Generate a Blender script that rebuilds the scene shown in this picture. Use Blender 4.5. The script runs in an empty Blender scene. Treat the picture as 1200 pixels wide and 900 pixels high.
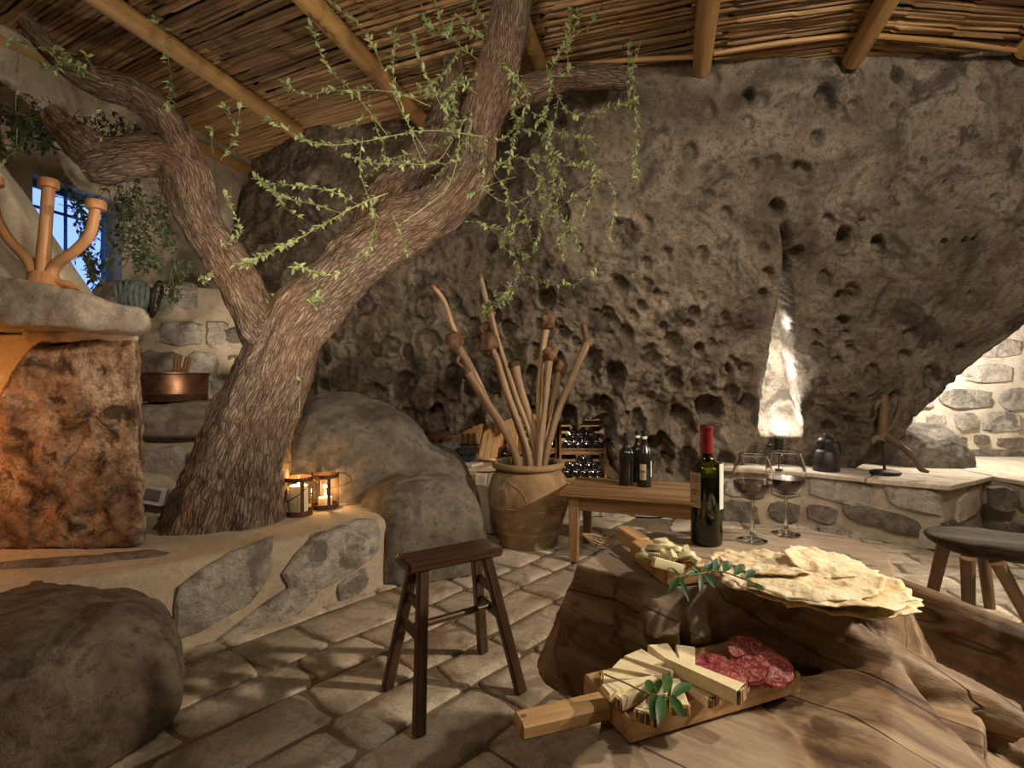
import bpy, bmesh, math, random
import numpy as np
from mathutils import Vector, Matrix

random.seed(7)
rng = np.random.default_rng(11)
scene = bpy.context.scene
C = scene.collection
PI = math.pi

# ------------------------------------------------------------------ camera
F = 620.0            # focal length in pixels of the 1200 x 900 frame
H = 1.0              # camera height
cd = bpy.data.cameras.new('camera'); cam = bpy.data.objects.new('camera', cd); C.objects.link(cam)
cd.sensor_fit = 'HORIZONTAL'; cd.sensor_width = 36.0; cd.lens = 36.0 * F / 1200.0
cd.clip_start = 0.02; cd.clip_end = 100
cam.location = (0, 0, H); cam.rotation_euler = (PI / 2, 0, 0)
scene.camera = cam

# ------------------------------------------------------------------ world, exposure
w = bpy.data.worlds.new('evening_sky'); scene.world = w; w.use_nodes = True
bg = w.node_tree.nodes['Background']
bg.inputs[0].default_value = (0.27, 0.43, 1.0, 1); bg.inputs[1].default_value = 1.2
scene.view_settings.view_transform = 'Standard'; scene.view_settings.look = 'None'
scene.view_settings.gamma = 1.0; scene.view_settings.use_curve_mapping = False
scene.view_settings.exposure = 0.70

# ------------------------------------------------------------------ lamps of the room and added fill lights
def lamp(name, kind, loc, energy, color, size=0.06, target=None, angle=70, blend=0.6):
    d = bpy.data.lights.new(name, kind); o = bpy.data.objects.new(name, d); C.objects.link(o)
    d.energy = energy; d.color = color; o.location = loc
    if kind == 'AREA': d.shape = 'DISK'; d.size = size
    else: d.shadow_soft_size = size
    if kind == 'SPOT': d.spot_size = math.radians(angle); d.spot_blend = blend
    if target is not None:
        o.rotation_euler = (Vector(target) - Vector(loc)).to_track_quat('-Z', 'Y').to_euler()
    return o
WARM = (1.0, 0.83, 0.63); AMBER = (1.0, 0.60, 0.28); NEUT = (1.0, 0.88, 0.74)
lamp('key_lamp', 'SPOT', (3.1, 1.10, 2.05), 265, WARM, 0.06, (0.3, 2.0, 0.2), 100, 0.7)
lamp('fill_light', 'POINT', (-0.9, 0.5, 2.2), 8, WARM, 0.20)  # added fill point, no fixture
lamp('fill_light', 'POINT', (1.9, 0.2, 2.0), 11, WARM, 0.20)  # second added fill, likewise without a fixture
lamp('rock_fill_spot', 'SPOT', (1.5, 1.0, 2.55), 95, NEUT, 0.10, (2.0, 3.4, 1.9), 100, 0.9)  # unseen spot added to light the rock face
lamp('rock_fill_spot', 'SPOT', (-0.2, 0.9, 2.3), 50, WARM, 0.10, (-0.1, 3.8, 1.6), 95, 0.9)  # another unseen spot added on the rock
lamp('table_spot', 'SPOT', (1.55, 0.75, 2.45), 54, NEUT, 0.04, (0.44, 1.02, 0.55), 32, 0.7)
lamp('tree_uplight', 'SPOT', (-0.55, 1.25, 0.45), 46, NEUT, 0.06, (-1.0, 2.7, 2.0), 78, 0.9)
lamp('wall_fill_spot', 'SPOT', (-0.45, 1.15, 1.70), 46, WARM, 0.05, (-2.10, 3.1, 1.05), 56, 0.8)  # unseen spot added to brighten the wall behind the pillar
lamp('rock_fill_spot', 'SPOT', (-0.30, 0.9, 1.25), 44, WARM, 0.08, (-1.35, 4.0, 2.0), 52, 0.9)  # added to lift the dark rock behind the left limb
lamp('rear_rock_fill', 'SPOT', (-1.72, 3.28, 0.98), 9, WARM, 0.04, (-1.75, 4.1, 2.2), 110, 0.8)  # unseen light added behind the tree to brighten the rock
lamp('fire_glow', 'POINT', (-2.32, 1.92, 0.80), 5, (1.0, 0.36, 0.08), 0.08)
lamp('niche_lamp', 'POINT', (-0.05, 4.35, 0.66), 5, AMBER, 0.03)
lamp('niche_lamp', 'POINT', (0.50, 4.62, 0.56), 0.9, WARM, 0.03)
lamp('arch_lamp', 'POINT', (3.30, 3.95, 1.30), 40, (1.0, 0.93, 0.82), 0.04)

# ------------------------------------------------------------------ pixel helpers
def P(px, py, Y): return np.array([(px - 600) / F * Y, Y, H - (py - 450) / F * Y])
def G(px, py, z=0.0):
    Y = F * (H - z) / (py - 450); return np.array([(px - 600) / F * Y, Y, z])
def lerp(a, b, t): return a + (b - a) * t
def interp(x, pts):
    xs = [p[0] for p in pts]; ys = [p[1] for p in pts]; return np.interp(x, xs, ys)
def sstep(a, b, x):
    t = np.clip((x - a) / (b - a), 0, 1); return t * t * (3 - 2 * t)

# ------------------------------------------------------------------ numpy gradient noise
_g = rng.normal(size=(256, 3)); _g /= np.linalg.norm(_g, axis=1)[:, None]
_p = np.concatenate([rng.permutation(256)] * 3)
def pnoise(X):
    X = np.asarray(X, float); i = np.floor(X).astype(int); f = X - i; i &= 255
    u = f * f * f * (f * (f * 6 - 15) + 10); out = np.zeros(len(X))
    for a in (0, 1):
        for b in (0, 1):
            for c in (0, 1):
                h = _p[_p[_p[(i[:, 0] + a) & 255] + ((i[:, 1] + b) & 255)] + ((i[:, 2] + c) & 255)]
                d = ((f - np.array([a, b, c])) * _g[h]).sum(1)
                wx = u[:, 0] if a else 1 - u[:, 0]; wy = u[:, 1] if b else 1 - u[:, 1]; wz = u[:, 2] if c else 1 - u[:, 2]
                out += d * wx * wy * wz
    return out * 1.6
def fbm(X, o=4, gain=0.5):
    s = np.zeros(len(X)); a = 1.0; k = 1.0
    for j in range(o):
        s += a * pnoise(X * k + j * 17.3); a *= gain; k *= 2.03
    return s

# ------------------------------------------------------------------ geometry: every helper returns (verts, faces, grain coordinates)
def geo(V, Fc, T=None):
    V = np.asarray(V, float); return (V, [tuple(int(i) for i in f) for f in Fc], V.copy() if T is None else np.asarray(T, float))
def join(gs):
    V, Fc, T, n = [], [], [], 0
    for v, f, t in gs:
        V.append(v); T.append(t); Fc += [tuple(i + n for i in q) for q in f]; n += len(v)
    return (np.concatenate(V), Fc, np.concatenate(T))
def smooth_path(pts, rad, n):
    pts = np.asarray(pts, float); rad = np.asarray(rad, float)
    m = len(pts); out = []; ro = []
    for k in range(n):
        t = k / (n - 1) * (m - 1); i = min(int(t), m - 2); f = t - i
        p0 = pts[max(i - 1, 0)]; p1 = pts[i]; p2 = pts[i + 1]; p3 = pts[min(i + 2, m - 1)]
        out.append(0.5 * ((2 * p1) + (-p0 + p2) * f + (2 * p0 - 5 * p1 + 4 * p2 - p3) * f * f + (-p0 + 3 * p1 - 3 * p2 + p3) * f ** 3))
        ro.append(rad[i] + (rad[i + 1] - rad[i]) * (f * f * (3 - 2 * f)))
    return np.array(out), np.array(ro)
def frames(path):
    T = np.gradient(path, axis=0); T /= np.linalg.norm(T, axis=1)[:, None] + 1e-12
    up = np.array([0, 0, 1.0]) if abs(T[0][2]) < 0.9 else np.array([1.0, 0, 0])
    N = np.cross(T[0], up); N /= np.linalg.norm(N); Ns = [N]
    for k in range(1, len(path)):
        N = Ns[-1] - T[k] * np.dot(Ns[-1], T[k]); N /= np.linalg.norm(N); Ns.append(N)
    Ns = np.array(Ns); return T, Ns, np.cross(T, Ns)
def tube(pts, rad, n=10, steps=None, cap=True, disp=None, R0=None):
    pts = np.asarray(pts, float)
    rad = np.full(len(pts), rad) if np.isscalar(rad) else np.asarray(rad, float)
    if steps: pts, rad = smooth_path(pts, rad, steps)
    T, N, B = frames(pts); m = len(pts)
    L = np.concatenate([[0], np.cumsum(np.linalg.norm(np.diff(pts, axis=0), axis=1))])
    a = np.arange(n) * 2 * PI / n; ca, sa = np.cos(a), np.sin(a)
    R0 = R0 or float(rad.mean())
    tt = np.stack([np.tile(ca * R0, m), np.tile(sa * R0, m), np.repeat(L, n)], 1)
    r = np.repeat(rad, n)
    if disp is not None: r = r * (1 + disp(tt))
    V = np.repeat(pts, n, 0) + (np.tile(ca, m) * r)[:, None] * np.repeat(N, n, 0) + (np.tile(sa, m) * r)[:, None] * np.repeat(B, n, 0)
    Fc = [(k * n + j, k * n + (j + 1) % n, (k + 1) * n + (j + 1) % n, (k + 1) * n + j) for k in range(m - 1) for j in range(n)]
    if cap:
        Fc += [tuple(range(n - 1, -1, -1)), tuple((m - 1) * n + j for j in range(n))]
    return geo(V, Fc, tt)
def lathe(prof, n=32, c=(0, 0, 0), cap=False):
    prof = np.asarray(prof, float); m = len(prof); a = np.arange(n) * 2 * PI / n
    V = np.stack([np.outer(prof[:, 0], np.cos(a)).ravel(), np.outer(prof[:, 0], np.sin(a)).ravel(), np.repeat(prof[:, 1], n)], 1)
    Fc = [(k * n + j, k * n + (j + 1) % n, (k + 1) * n + (j + 1) % n, (k + 1) * n + j) for k in range(m - 1) for j in range(n)]
    if cap: Fc += [tuple(range(n - 1, -1, -1)), tuple((m - 1) * n + j for j in range(n))]
    T = V.copy(); return geo(V + np.asarray(c), Fc, T)
def bar(p0, p1, w0, h0, w1=None, h1=None, up=(0, 0, 1), ch=0.004):
    """chamfered bar from p0 to p1; w across, h along 'up'; grain runs along it"""
    p0 = np.asarray(p0, float); p1 = np.asarray(p1, float); w1 = w1 or w0; h1 = h1 or h0
    d = p1 - p0; L = np.linalg.norm(d); d /= L; up = np.asarray(up, float)
    s = np.cross(d, up)
    if np.linalg.norm(s) < 1e-4: s = np.cross(d, np.array([1.0, 0, 0]))
    s /= np.linalg.norm(s); u = np.cross(s, d)
    V = []; T = []
    for t, ins in ((0, ch), (ch / L, 0), (1 - ch / L, 0), (1, ch)):
        W = lerp(w0, w1, t) / 2 - ins; Hh = lerp(h0, h1, t) / 2 - ins; c = max(ch - ins * 0.5, ch * 0.3)
        for x, y in ((W, Hh - c), (W - c, Hh), (-W + c, Hh), (-W, Hh - c), (-W, -Hh + c), (-W + c, -Hh), (W - c, -Hh), (W, -Hh + c)):
            V.append(p0 + d * L * t + s * x + u * y); T.append((x, y, L * t))
    Fc = [(k * 8 + j, k * 8 + (j + 1) % 8, k * 8 + 8 + (j + 1) % 8, k * 8 + 8 + j) for k in range(3) for j in range(8)]
    Fc += [tuple(range(7, -1, -1)), tuple(24 + j for j in range(8))]
    return geo(V, Fc, T)
def prism(poly, z0, z1, taper=1.0):
    poly = np.asarray(poly, float); n = len(poly); c = poly.mean(0)
    zz1 = np.full(n, z1) if np.isscalar(z1) else np.asarray(z1)
    zz0 = np.full(n, z0) if np.isscalar(z0) else np.asarray(z0)
    b = c + (poly - c) * taper
    V = np.concatenate([np.column_stack([b, zz0]), np.column_stack([poly, zz1])])
    Fc = [(j, (j + 1) % n, n + (j + 1) % n, n + j) for j in range(n)] + [tuple(range(n - 1, -1, -1)), tuple(range(n, 2 * n))]
    return geo(V, Fc)
def hull(pts):
    bm = bmesh.new()
    for p in pts: bm.verts.new(p)
    r = bmesh.ops.convex_hull(bm, input=bm.verts)
    bmesh.ops.delete(bm, geom=[v for v in bm.verts if not v.link_faces], context='VERTS')
    bm.verts.index_update(); V = [v.co[:] for v in bm.verts]; Fc = [[v.index for v in f.verts] for f in bm.faces]; bm.free()
    return geo(V, Fc)
_ico = {}
def ico(sub):
    if sub not in _ico:
        bm = bmesh.new(); bmesh.ops.create_icosphere(bm, subdivisions=sub, radius=1)
        _ico[sub] = (np.array([v.co[:] for v in bm.verts]), [tuple(v.index for v in f.verts) for f in bm.faces]); bm.free()
    return _ico[sub]
def blob(c, r, sub=4, p=2.0, amp=0.06, freq=2.0, rotz=0.0, seed=0.0, oct=4, cut=None):
    """superellipsoid with noise: p=2 round, p>2 boxier"""
    V, Fc = ico(sub); V = V.copy()
    k = (np.abs(V) ** p).sum(1) ** (-1 / p); V = V * k[:, None]
    n = fbm(V * freq + seed, oct); V = V * (1 + amp * n)[:, None]
    V = V * np.asarray(r); T = V.copy()
    cz, sz = math.cos(rotz), math.sin(rotz)
    V = np.column_stack([V[:, 0] * cz - V[:, 1] * sz, V[:, 0] * sz + V[:, 1] * cz, V[:, 2]]) + np.asarray(c)
    return geo(V, Fc, T)
def xform(g, loc=(0, 0, 0), rz=0.0, rx=0.0, ry=0.0, s=1.0):
    M = np.array(Matrix.Rotation(rz, 3, 'Z') @ Matrix.Rotation(ry, 3, 'Y') @ Matrix.Rotation(rx, 3, 'X'))
    return (g[0] * s @ M.T + np.asarray(loc), g[1], g[2])

# ------------------------------------------------------------------ objects
def org(o):
    v = Vector((0, 0, 0))
    while o is not None: v = v + o.location; o = o.parent
    return np.array(v)
def props(o, label=None, cat=None, group=None, kind=None):
    if label: o['label'] = label
    if cat: o['category'] = cat
    if group: o['group'] = group
    if kind: o['kind'] = kind
    return o
def thing(name, label, cat, loc, group=None):
    o = bpy.data.objects.new(name, None); C.objects.link(o); o.location = tuple(float(x) for x in loc)
    o.empty_display_size = 0.05
    return props(o, label, cat, group)
def mesh_of(name, g, m, smooth=True, angle=40, origin=(0, 0, 0)):
    V, Fc, T = g; me = bpy.data.meshes.new(name)
    me.from_pydata((V - np.asarray(origin)).tolist(), [], Fc)
    at = me.attributes.new('tuv', 'FLOAT_VECTOR', 'POINT'); at.data.foreach_set('vector', T.astype(np.float32).ravel())
    if smooth:
        me.polygons.foreach_set('use_smooth', [True] * len(me.polygons))
        if angle < 180: me.set_sharp_from_angle(angle=math.radians(angle))
    if m is not None: me.materials.append(m)
    me.update(); return me
def part(name, g, m, parent=None, loc=None, smooth=True, angle=40, label=None, cat=None, group=None, kind=None):
    """a mesh object from world-space geometry; child of parent, or top level with its origin at loc"""
    if parent is not None: o0 = org(parent)
    else: o0 = np.asarray(loc if loc is not None else (0, 0, 0), float)
    o = bpy.data.objects.new(name, mesh_of(name, g, m, smooth, angle, o0)); C.objects.link(o)
    if parent is not None: o.parent = parent
    else: o.location = tuple(float(x) for x in o0)
    return props(o, label, cat, group, kind)
def copy_tree(o, parent=None, loc=None, label=None):
    c = o.copy(); C.objects.link(c); c.parent = parent
    if loc is not None: c.location = tuple(float(x) for x in loc)
    if label: c['label'] = label
    for ch in [k for k in o.children]: copy_tree(ch, c)
    return c
def remesh(g, voxel, smooth_it=2):
    me = bpy.data.meshes.new('tmp'); me.from_pydata(g[0].tolist(), [], g[1])
    o = bpy.data.objects.new('tmp', me); C.objects.link(o)
    m = o.modifiers.new('r', 'REMESH'); m.mode = 'VOXEL'; m.voxel_size = voxel
    s = o.modifiers.new('s', 'SMOOTH'); s.iterations = smooth_it; s.factor = 0.5
    dg = bpy.context.evaluated_depsgraph_get(); e = o.evaluated_get(dg); m2 = e.to_mesh()
    V = np.zeros(len(m2.vertices) * 3); m2.vertices.foreach_get('co', V); V = V.reshape(-1, 3)
    Nn = np.zeros(len(m2.vertices) * 3); m2.vertices.foreach_get('normal', Nn); Nn = Nn.reshape(-1, 3)
    Fc = [tuple(p.vertices) for p in m2.polygons]
    e.to_mesh_clear(); bpy.data.objects.remove(o); bpy.data.meshes.remove(me)
    return V, Fc, Nn

# ------------------------------------------------------------------ materials
class NT:
    def __init__(s, name):
        s.m = bpy.data.materials.new(name); s.m.use_nodes = True; s.t = s.m.node_tree
        s.b = s.t.nodes['Principled BSDF']; s.out = s.t.nodes['Material Output']
    def n(s, ty, **k):
        x = s.t.nodes.new(ty)
        for a, v in k.items(): setattr(x, a, v)
        return x
    def l(s, a, b): s.t.links.new(a, b)
    def coord(s, kind='tuv', scale=(1, 1, 1), rnd=True):
        if kind == 'tuv':
            a = s.n('ShaderNodeAttribute'); a.attribute_name = 'tuv'; o = a.outputs['Vector']
        elif kind == 'world':
            a = s.n('ShaderNodeNewGeometry'); o = a.outputs['Position']; rnd = False
        else:
            a = s.n('ShaderNodeTexCoord'); o = a.outputs['Object']
        mp = s.n('ShaderNodeMapping'); mp.inputs['Scale'].default_value = scale; s.l(o, mp.inputs['Vector'])
        if rnd:
            oi = s.n('ShaderNodeObjectInfo'); mu = s.n('ShaderNodeMath', operation='MULTIPLY'); mu.inputs[1].default_value = 37.0
            s.l(oi.outputs['Random'], mu.inputs[0]); s.l(mu.outputs[0], mp.inputs['Location'])
        return mp.outputs[0]
    def noise(s, vec, scale, detail=4, rough=0.55, dist=0.0):
        x = s.n('ShaderNodeTexNoise'); x.inputs['Scale'].default_value = scale; x.inputs['Detail'].default_value = detail
        x.inputs['Roughness'].default_value = rough; x.inputs['Distortion'].default_value = dist; s.l(vec, x.inputs['Vector']); return x.outputs['Fac']
    def voro(s, vec, scale, feature='F1', out='Distance'):
        x = s.n('ShaderNodeTexVoronoi', feature=feature); x.inputs['Scale'].default_value = scale; s.l(vec, x.inputs['Vector']); return x.outputs[out]
    def ramp(s, fac, stops):
        x = s.n('ShaderNodeValToRGB'); e = x.color_ramp.elements
        while len(e) < len(stops): e.new(0.5)
        for q, (p, c) in zip(e, stops):
            q.position = p; q.color = (c[0], c[1], c[2], 1) if not np.isscalar(c) else (c, c, c, 1)
        s.l(fac, x.inputs[0]); return x.outputs[0]
    def mix(s, fac, a, b, mode='MIX'):
        x = s.n('ShaderNodeMix', data_type='RGBA', blend_type=mode)
        for sock, v in ((x.inputs[0], fac), (x.inputs[6], a), (x.inputs[7], b)):
            if isinstance(v, bpy.types.NodeSocket): s.l(v, sock)
            elif np.isscalar(v): sock.default_value = v
            else: sock.default_value = (v[0], v[1], v[2], 1)
        return x.outputs[2]
    def bump(s, h, strength, dist, prev=None):
        x = s.n('ShaderNodeBump'); x.inputs['Strength'].default_value = strength; x.inputs['Distance'].default_value = dist
        s.l(h, x.inputs['Height'])
        if prev is not None: s.l(prev, x.inputs['Normal'])
        return x.outputs[0]
    def done(s, col, rough=0.8, nrm=None, spec=0.3, metal=0.0):
        if isinstance(col, bpy.types.NodeSocket): s.l(col, s.b.inputs['Base Color'])
        else: s.b.inputs['Base Color'].default_value = (*col, 1)
        if isinstance(rough, bpy.types.NodeSocket): s.l(rough, s.b.inputs['Roughness'])
        else: s.b.inputs['Roughness'].default_value = rough
        s.b.inputs['Specular IOR Level'].default_value = spec; s.b.inputs['Metallic'].default_value = metal
        if nrm is not None: s.l(nrm, s.b.inputs['Normal'])
        return s.m
def hexc(r, g, b):
    f = lambda c: (c / 255 / 12.92) if c / 255 <= 0.04045 else ((c / 255 + 0.055) / 1.055) ** 2.4
    return (f(r), f(g), f(b))

def mat_stone(name, dark, mid, light, scale=6.0, speck=90.0, bump=0.5, bd=0.01, stain=None, kind='world', rough=0.92, var=0.0, tint=None, fine=0.22):
    t = NT(name); v = t.coord(kind)
    a = t.noise(v, scale, 6, 0.6, 0.4); c = t.ramp(a, [(0.30, dark), (0.5, mid), (0.70, light)])
    s = t.noise(v, speck * 1.8, 3, 0.75); c = t.mix(0.42, c, t.ramp(s, [(0.33, 0.25), (0.5, 0.5), (0.68, 0.82)]), 'OVERLAY')
    mo = t.noise(v, 26, 5, 0.7); c = t.mix(t.ramp(mo, [(0.36, 0.7), (0.50, 0.0)]), c, dark)
    if tint is not None:
        c = t.mix(t.ramp(t.noise(v, scale * 0.55, 5, 0.6), [(0.5, 0.0), (0.64, 0.75)]), c, tint)
    if stain is not None:
        c = t.mix(t.ramp(t.noise(v, scale * 0.8 + 0.7, 6, 0.65, 0.8), [(0.52, 0.0), (0.62, 0.9)]), c, stain)
    if var:
        oi = t.n('ShaderNodeObjectInfo'); hs = t.n('ShaderNodeHueSaturation'); mr = t.n('ShaderNodeMapRange')
        mr.inputs['To Min'].default_value = 1 - var; mr.inputs['To Max'].default_value = 1 + var
        t.l(oi.outputs['Random'], mr.inputs['Value']); t.l(mr.outputs[0], hs.inputs['Value']); t.l(c, hs.inputs['Color']); c = hs.outputs[0]
    n1 = t.bump(t.noise(v, scale * 3.5, 8, 0.65), bump, bd); n2 = t.bump(s, bump * 0.8, bd * fine, t.bump(mo, bump, bd * fine * 1.6, n1))
    return t.done(c, rough, n2, 0.2)
def mat_wood(name, dark, mid, light, scale=9.0, along=0.07, rough=0.55, bump=0.25, kind='tuv', var=0.0, knots=0.0, spec=0.3):
    t = NT(name); v = t.coord(kind, (1, 1, along))
    a = t.noise(v, scale, 5, 0.6, 0.6); f = t.noise(v, scale * 6, 4, 0.7)
    c = t.ramp(a, [(0.28, dark), (0.5, mid), (0.72, light)])
    c = t.mix(0.45, c, t.ramp(f, [(0.3, 0.22), (0.55, 0.55), (0.7, 0.7)]), 'OVERLAY')
    if knots:
        v2 = t.coord(kind, (1, 1, 0.45)); k = t.noise(v2, 7, 5, 0.6, 1.0)
        c = t.mix(t.ramp(k, [(0.58, 0.0), (0.70, knots)]), c, dark)
    if var:
        oi = t.n('ShaderNodeObjectInfo'); hs = t.n('ShaderNodeHueSaturation'); mr = t.n('ShaderNodeMapRange')
        mr.inputs['To Min'].default_value = 1 - var; mr.inputs['To Max'].default_value = 1 + var
        t.l(oi.outputs['Random'], mr.inputs['Value']); t.l(mr.outputs[0], hs.inputs['Value']); t.l(c, hs.inputs['Color']); c = hs.outputs[0]
    nrm = t.bump(f, bump, 0.002, t.bump(a, bump, 0.004))
    return t.done(c, rough, nrm, spec)
def mat_plain(name, col, rough=0.5, metal=0.0, spec=0.4, vary=0.15, scale=40.0, bump=0.08):
    t = NT(name); v = t.coord('obj'); a = t.noise(v, scale, 4)
    lo = tuple(x * (1 - vary) for x in col); hi = tuple(min(1, x * (1 + vary)) for x in col)
    return t.done(t.ramp(a, [(0.3, lo), (0.7, hi)]), rough, t.bump(a, bump, 0.002), spec, metal)
def mat_glass(name, tint=(1, 1, 1), rough=0.02, base=1.45):
    t = NT(name); tr = t.n('ShaderNodeBsdfTransparent'); tr.inputs[0].default_value = (*tint, 1)
    gl = t.n('ShaderNodeBsdfGlossy'); gl.inputs['Roughness'].default_value = rough
    lw = t.n('ShaderNodeLayerWeight'); lw.inputs[0].default_value = 0.5; pw = t.n('ShaderNodeMath', operation='POWER'); pw.inputs[1].default_value = 4.0
    fr = t.n('ShaderNodeMath', operation='MULTIPLY_ADD'); fr.inputs[1].default_value = 0.55; fr.inputs[2].default_value = 0.045 * base
    t.l(lw.outputs['Facing'], pw.inputs[0]); t.l(pw.outputs[0], fr.inputs[0]); mx = t.n('ShaderNodeMixShader')
    t.l(fr.outputs[0], mx.inputs[0]); t.l(tr.outputs[0], mx.inputs[1]); t.l(gl.outputs[0], mx.inputs[2]); t.l(mx.outputs[0], t.out.inputs[0])
    t.t.nodes.remove(t.b); return t.m
def mat_emit(name, col, e):
    t = NT(name); t.b.inputs['Base Color'].default_value = (*col, 1)
    t.b.inputs['Emission Color'].default_value = (*col, 1); t.b.inputs['Emission Strength'].default_value = e; return t.m

M = {}
M['rock'] = mat_stone('granite_rock', (0.085, 0.066, 0.047), (0.225, 0.180, 0.130), (0.37, 0.305, 0.225), 3.2, 60, 1.0, 0.03, stain=(0.07, 0.056, 0.044), fine=0.5)
M['boulder'] = mat_stone('boulder_granite', (0.07, 0.06, 0.048), (0.165, 0.14, 0.11), (0.27, 0.235, 0.19), 3.0, 110, 0.5, 0.02, stain=(0.10, 0.085, 0.07))
M['boulder2'] = mat_stone('boulder_brown', (0.045, 0.034, 0.025), (0.12, 0.092, 0.066), (0.20, 0.165, 0.125), 4.0, 120, 0.5, 0.02, stain=(0.05, 0.038, 0.028))
M['pillar'] = mat_stone('lichen_stone', (0.08, 0.05, 0.032), (0.34, 0.22, 0.135), (0.58, 0.43, 0.30), 9.0, 60, 1.0, 0.025, stain=(0.04, 0.025, 0.016))
M['mantel'] = mat_stone('mantel_granite', (0.15, 0.125, 0.095), (0.24, 0.20, 0.155), (0.33, 0.285, 0.225), 7.0, 140, 0.6, 0.012)
M['mortar'] = mat_stone('mortar_plaster', (0.33, 0.265, 0.185), (0.43, 0.355, 0.255), (0.53, 0.45, 0.335), 2.5, 110, 0.25, 0.010)
M['mortar_pale'] = mat_stone('pale_mortar', (0.44, 0.38, 0.30), (0.57, 0.50, 0.405), (0.68, 0.61, 0.51), 3.0, 110, 0.3, 0.012)
M['mortar_grey'] = mat_stone('bench_mortar', (0.29, 0.24, 0.175), (0.40, 0.335, 0.25), (0.50, 0.43, 0.33), 3.0, 110, 0.35, 0.014)
M['plaster'] = mat_stone('wall_plaster', (0.30, 0.25, 0.185), (0.42, 0.36, 0.275), (0.52, 0.46, 0.36), 2.0, 90, 0.35, 0.02, stain=(0.22, 0.18, 0.13))
M['hood'] = mat_stone('hood_plaster', (0.46, 0.39, 0.29), (0.52, 0.45, 0.345), (0.58, 0.51, 0.40), 1.5, 120, 0.12, 0.006)
M['stone'] = mat_stone('wall_stone', (0.24, 0.212, 0.175), (0.43, 0.385, 0.325), (0.58, 0.53, 0.46), 7.0, 100, 0.9, 0.02, stain=(0.17, 0.15, 0.125), kind='world', var=0.18)
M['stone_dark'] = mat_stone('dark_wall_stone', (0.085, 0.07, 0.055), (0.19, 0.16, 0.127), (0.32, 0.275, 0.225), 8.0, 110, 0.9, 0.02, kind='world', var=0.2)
M['floor_joint'] = mat_stone('floor_joint', (0.13, 0.098, 0.06), (0.185, 0.14, 0.088), (0.24, 0.19, 0.125), 6, 80, 0.5, 0.01)
M['flag'] = mat_stone('flagstone', (0.32, 0.265, 0.195), (0.48, 0.405, 0.305), (0.60, 0.52, 0.405), 5.0, 70, 0.5, 0.01, stain=(0.25, 0.195, 0.13), kind='world', rough=0.75, var=0.16)
M['slab'] = mat_stone('bench_slab_stone', (0.40, 0.33, 0.245), (0.53, 0.45, 0.345), (0.64, 0.56, 0.45), 7, 60, 0.5, 0.01, kind='world', var=0.1)
M['reed'] = mat_wood('cane_reed', (0.11, 0.062, 0.026), (0.26, 0.155, 0.070), (0.42, 0.275, 0.135), 14, 0.12, 0.5, 0.2, var=0.45)
M['ceiling'] = mat_plain('ceiling_backing', (0.05, 0.03, 0.015), 0.9)
M['pole'] = mat_wood('chestnut_pole', (0.26, 0.135, 0.045), (0.42, 0.245, 0.095), (0.56, 0.36, 0.16), 9, 0.05, 0.5, 0.3, knots=0.6, var=0.1)
M['oak'] = mat_wood('oak_table', (0.15, 0.080, 0.034), (0.27, 0.155, 0.072), (0.38, 0.235, 0.118), 16, 0.05, 0.45, 0.2, knots=0.35)
M['dark_wood'] = mat_wood('dark_stool_wood', (0.022, 0.010, 0.005), (0.062, 0.028, 0.013), (0.13, 0.062, 0.028), 18, 0.06, 0.32, 0.25, spec=0.5)
M['grey_wood'] = mat_wood('grey_stool_wood', (0.025, 0.018, 0.013), (0.058, 0.044, 0.033), (0.12, 0.095, 0.074), 14, 0.07, 0.85, 0.4, spec=0.15)
M['leg_wood'] = mat_wood('stool_leg_wood', (0.075, 0.045, 0.023), (0.15, 0.092, 0.05), (0.23, 0.15, 0.088), 14, 0.07, 0.55, 0.3)
M['board'] = mat_wood('olive_board', (0.22, 0.115, 0.045), (0.44, 0.265, 0.12), (0.60, 0.40, 0.21), 18, 0.08, 0.42, 0.15, knots=0.55)
M['crate'] = mat_wood('pine_crate', (0.42, 0.25, 0.10), (0.55, 0.35, 0.16), (0.66, 0.45, 0.23), 18, 0.06, 0.55, 0.2, knots=0.3)
M['rack'] = mat_wood('rack_wood', (0.16, 0.085, 0.035), (0.27, 0.155, 0.068), (0.38, 0.23, 0.11), 18, 0.06, 0.55, 0.2)
M['stick'] = mat_wood('stick_wood', (0.12, 0.075, 0.042), (0.26, 0.17, 0.10), (0.40, 0.285, 0.18), 22, 0.09, 0.55, 0.3, var=0.25)
M['knob'] = mat_wood('knotty_root', (0.055, 0.028, 0.014), (0.14, 0.075, 0.036), (0.25, 0.145, 0.075), 24, 0.5, 0.6, 0.5, var=0.15)
M['candelabra'] = mat_wood('carved_branch', (0.25, 0.115, 0.045), (0.38, 0.19, 0.080), (0.47, 0.26, 0.12), 16, 0.10, 0.42, 0.2)
M['bark'] = None
def mat_bark():
    t = NT('olive_bark'); v = t.coord('tuv', (1, 1, 0.28), rnd=False)
    a = t.noise(v, 34, 7, 0.7, 0.6); vo = t.voro(t.coord('tuv', (1, 1, 0.17), rnd=False), 85, 'DISTANCE_TO_EDGE'); b = t.noise(t.coord('world'), 3.0, 4)
    c = t.ramp(a, [(0.28, (0.07, 0.046, 0.03)), (0.5, (0.20, 0.145, 0.102)), (0.72, (0.37, 0.29, 0.22))])
    c = t.mix(t.ramp(vo, [(0.0, 0.65), (0.14, 0.0)]), c, (0.035, 0.022, 0.014))
    c = t.mix(t.ramp(b, [(0.45, 0.0), (0.62, 0.55)]), c, t.mix(0.5, c, (0.24, 0.12, 0.06)))
    n1 = t.bump(t.ramp(vo, [(0.0, 0.0), (0.22, 1.0)]), 0.8, 0.010); n2 = t.bump(a, 0.9, 0.012, n1)
    return t.done(c, 0.9, n2, 0.15)
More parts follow.
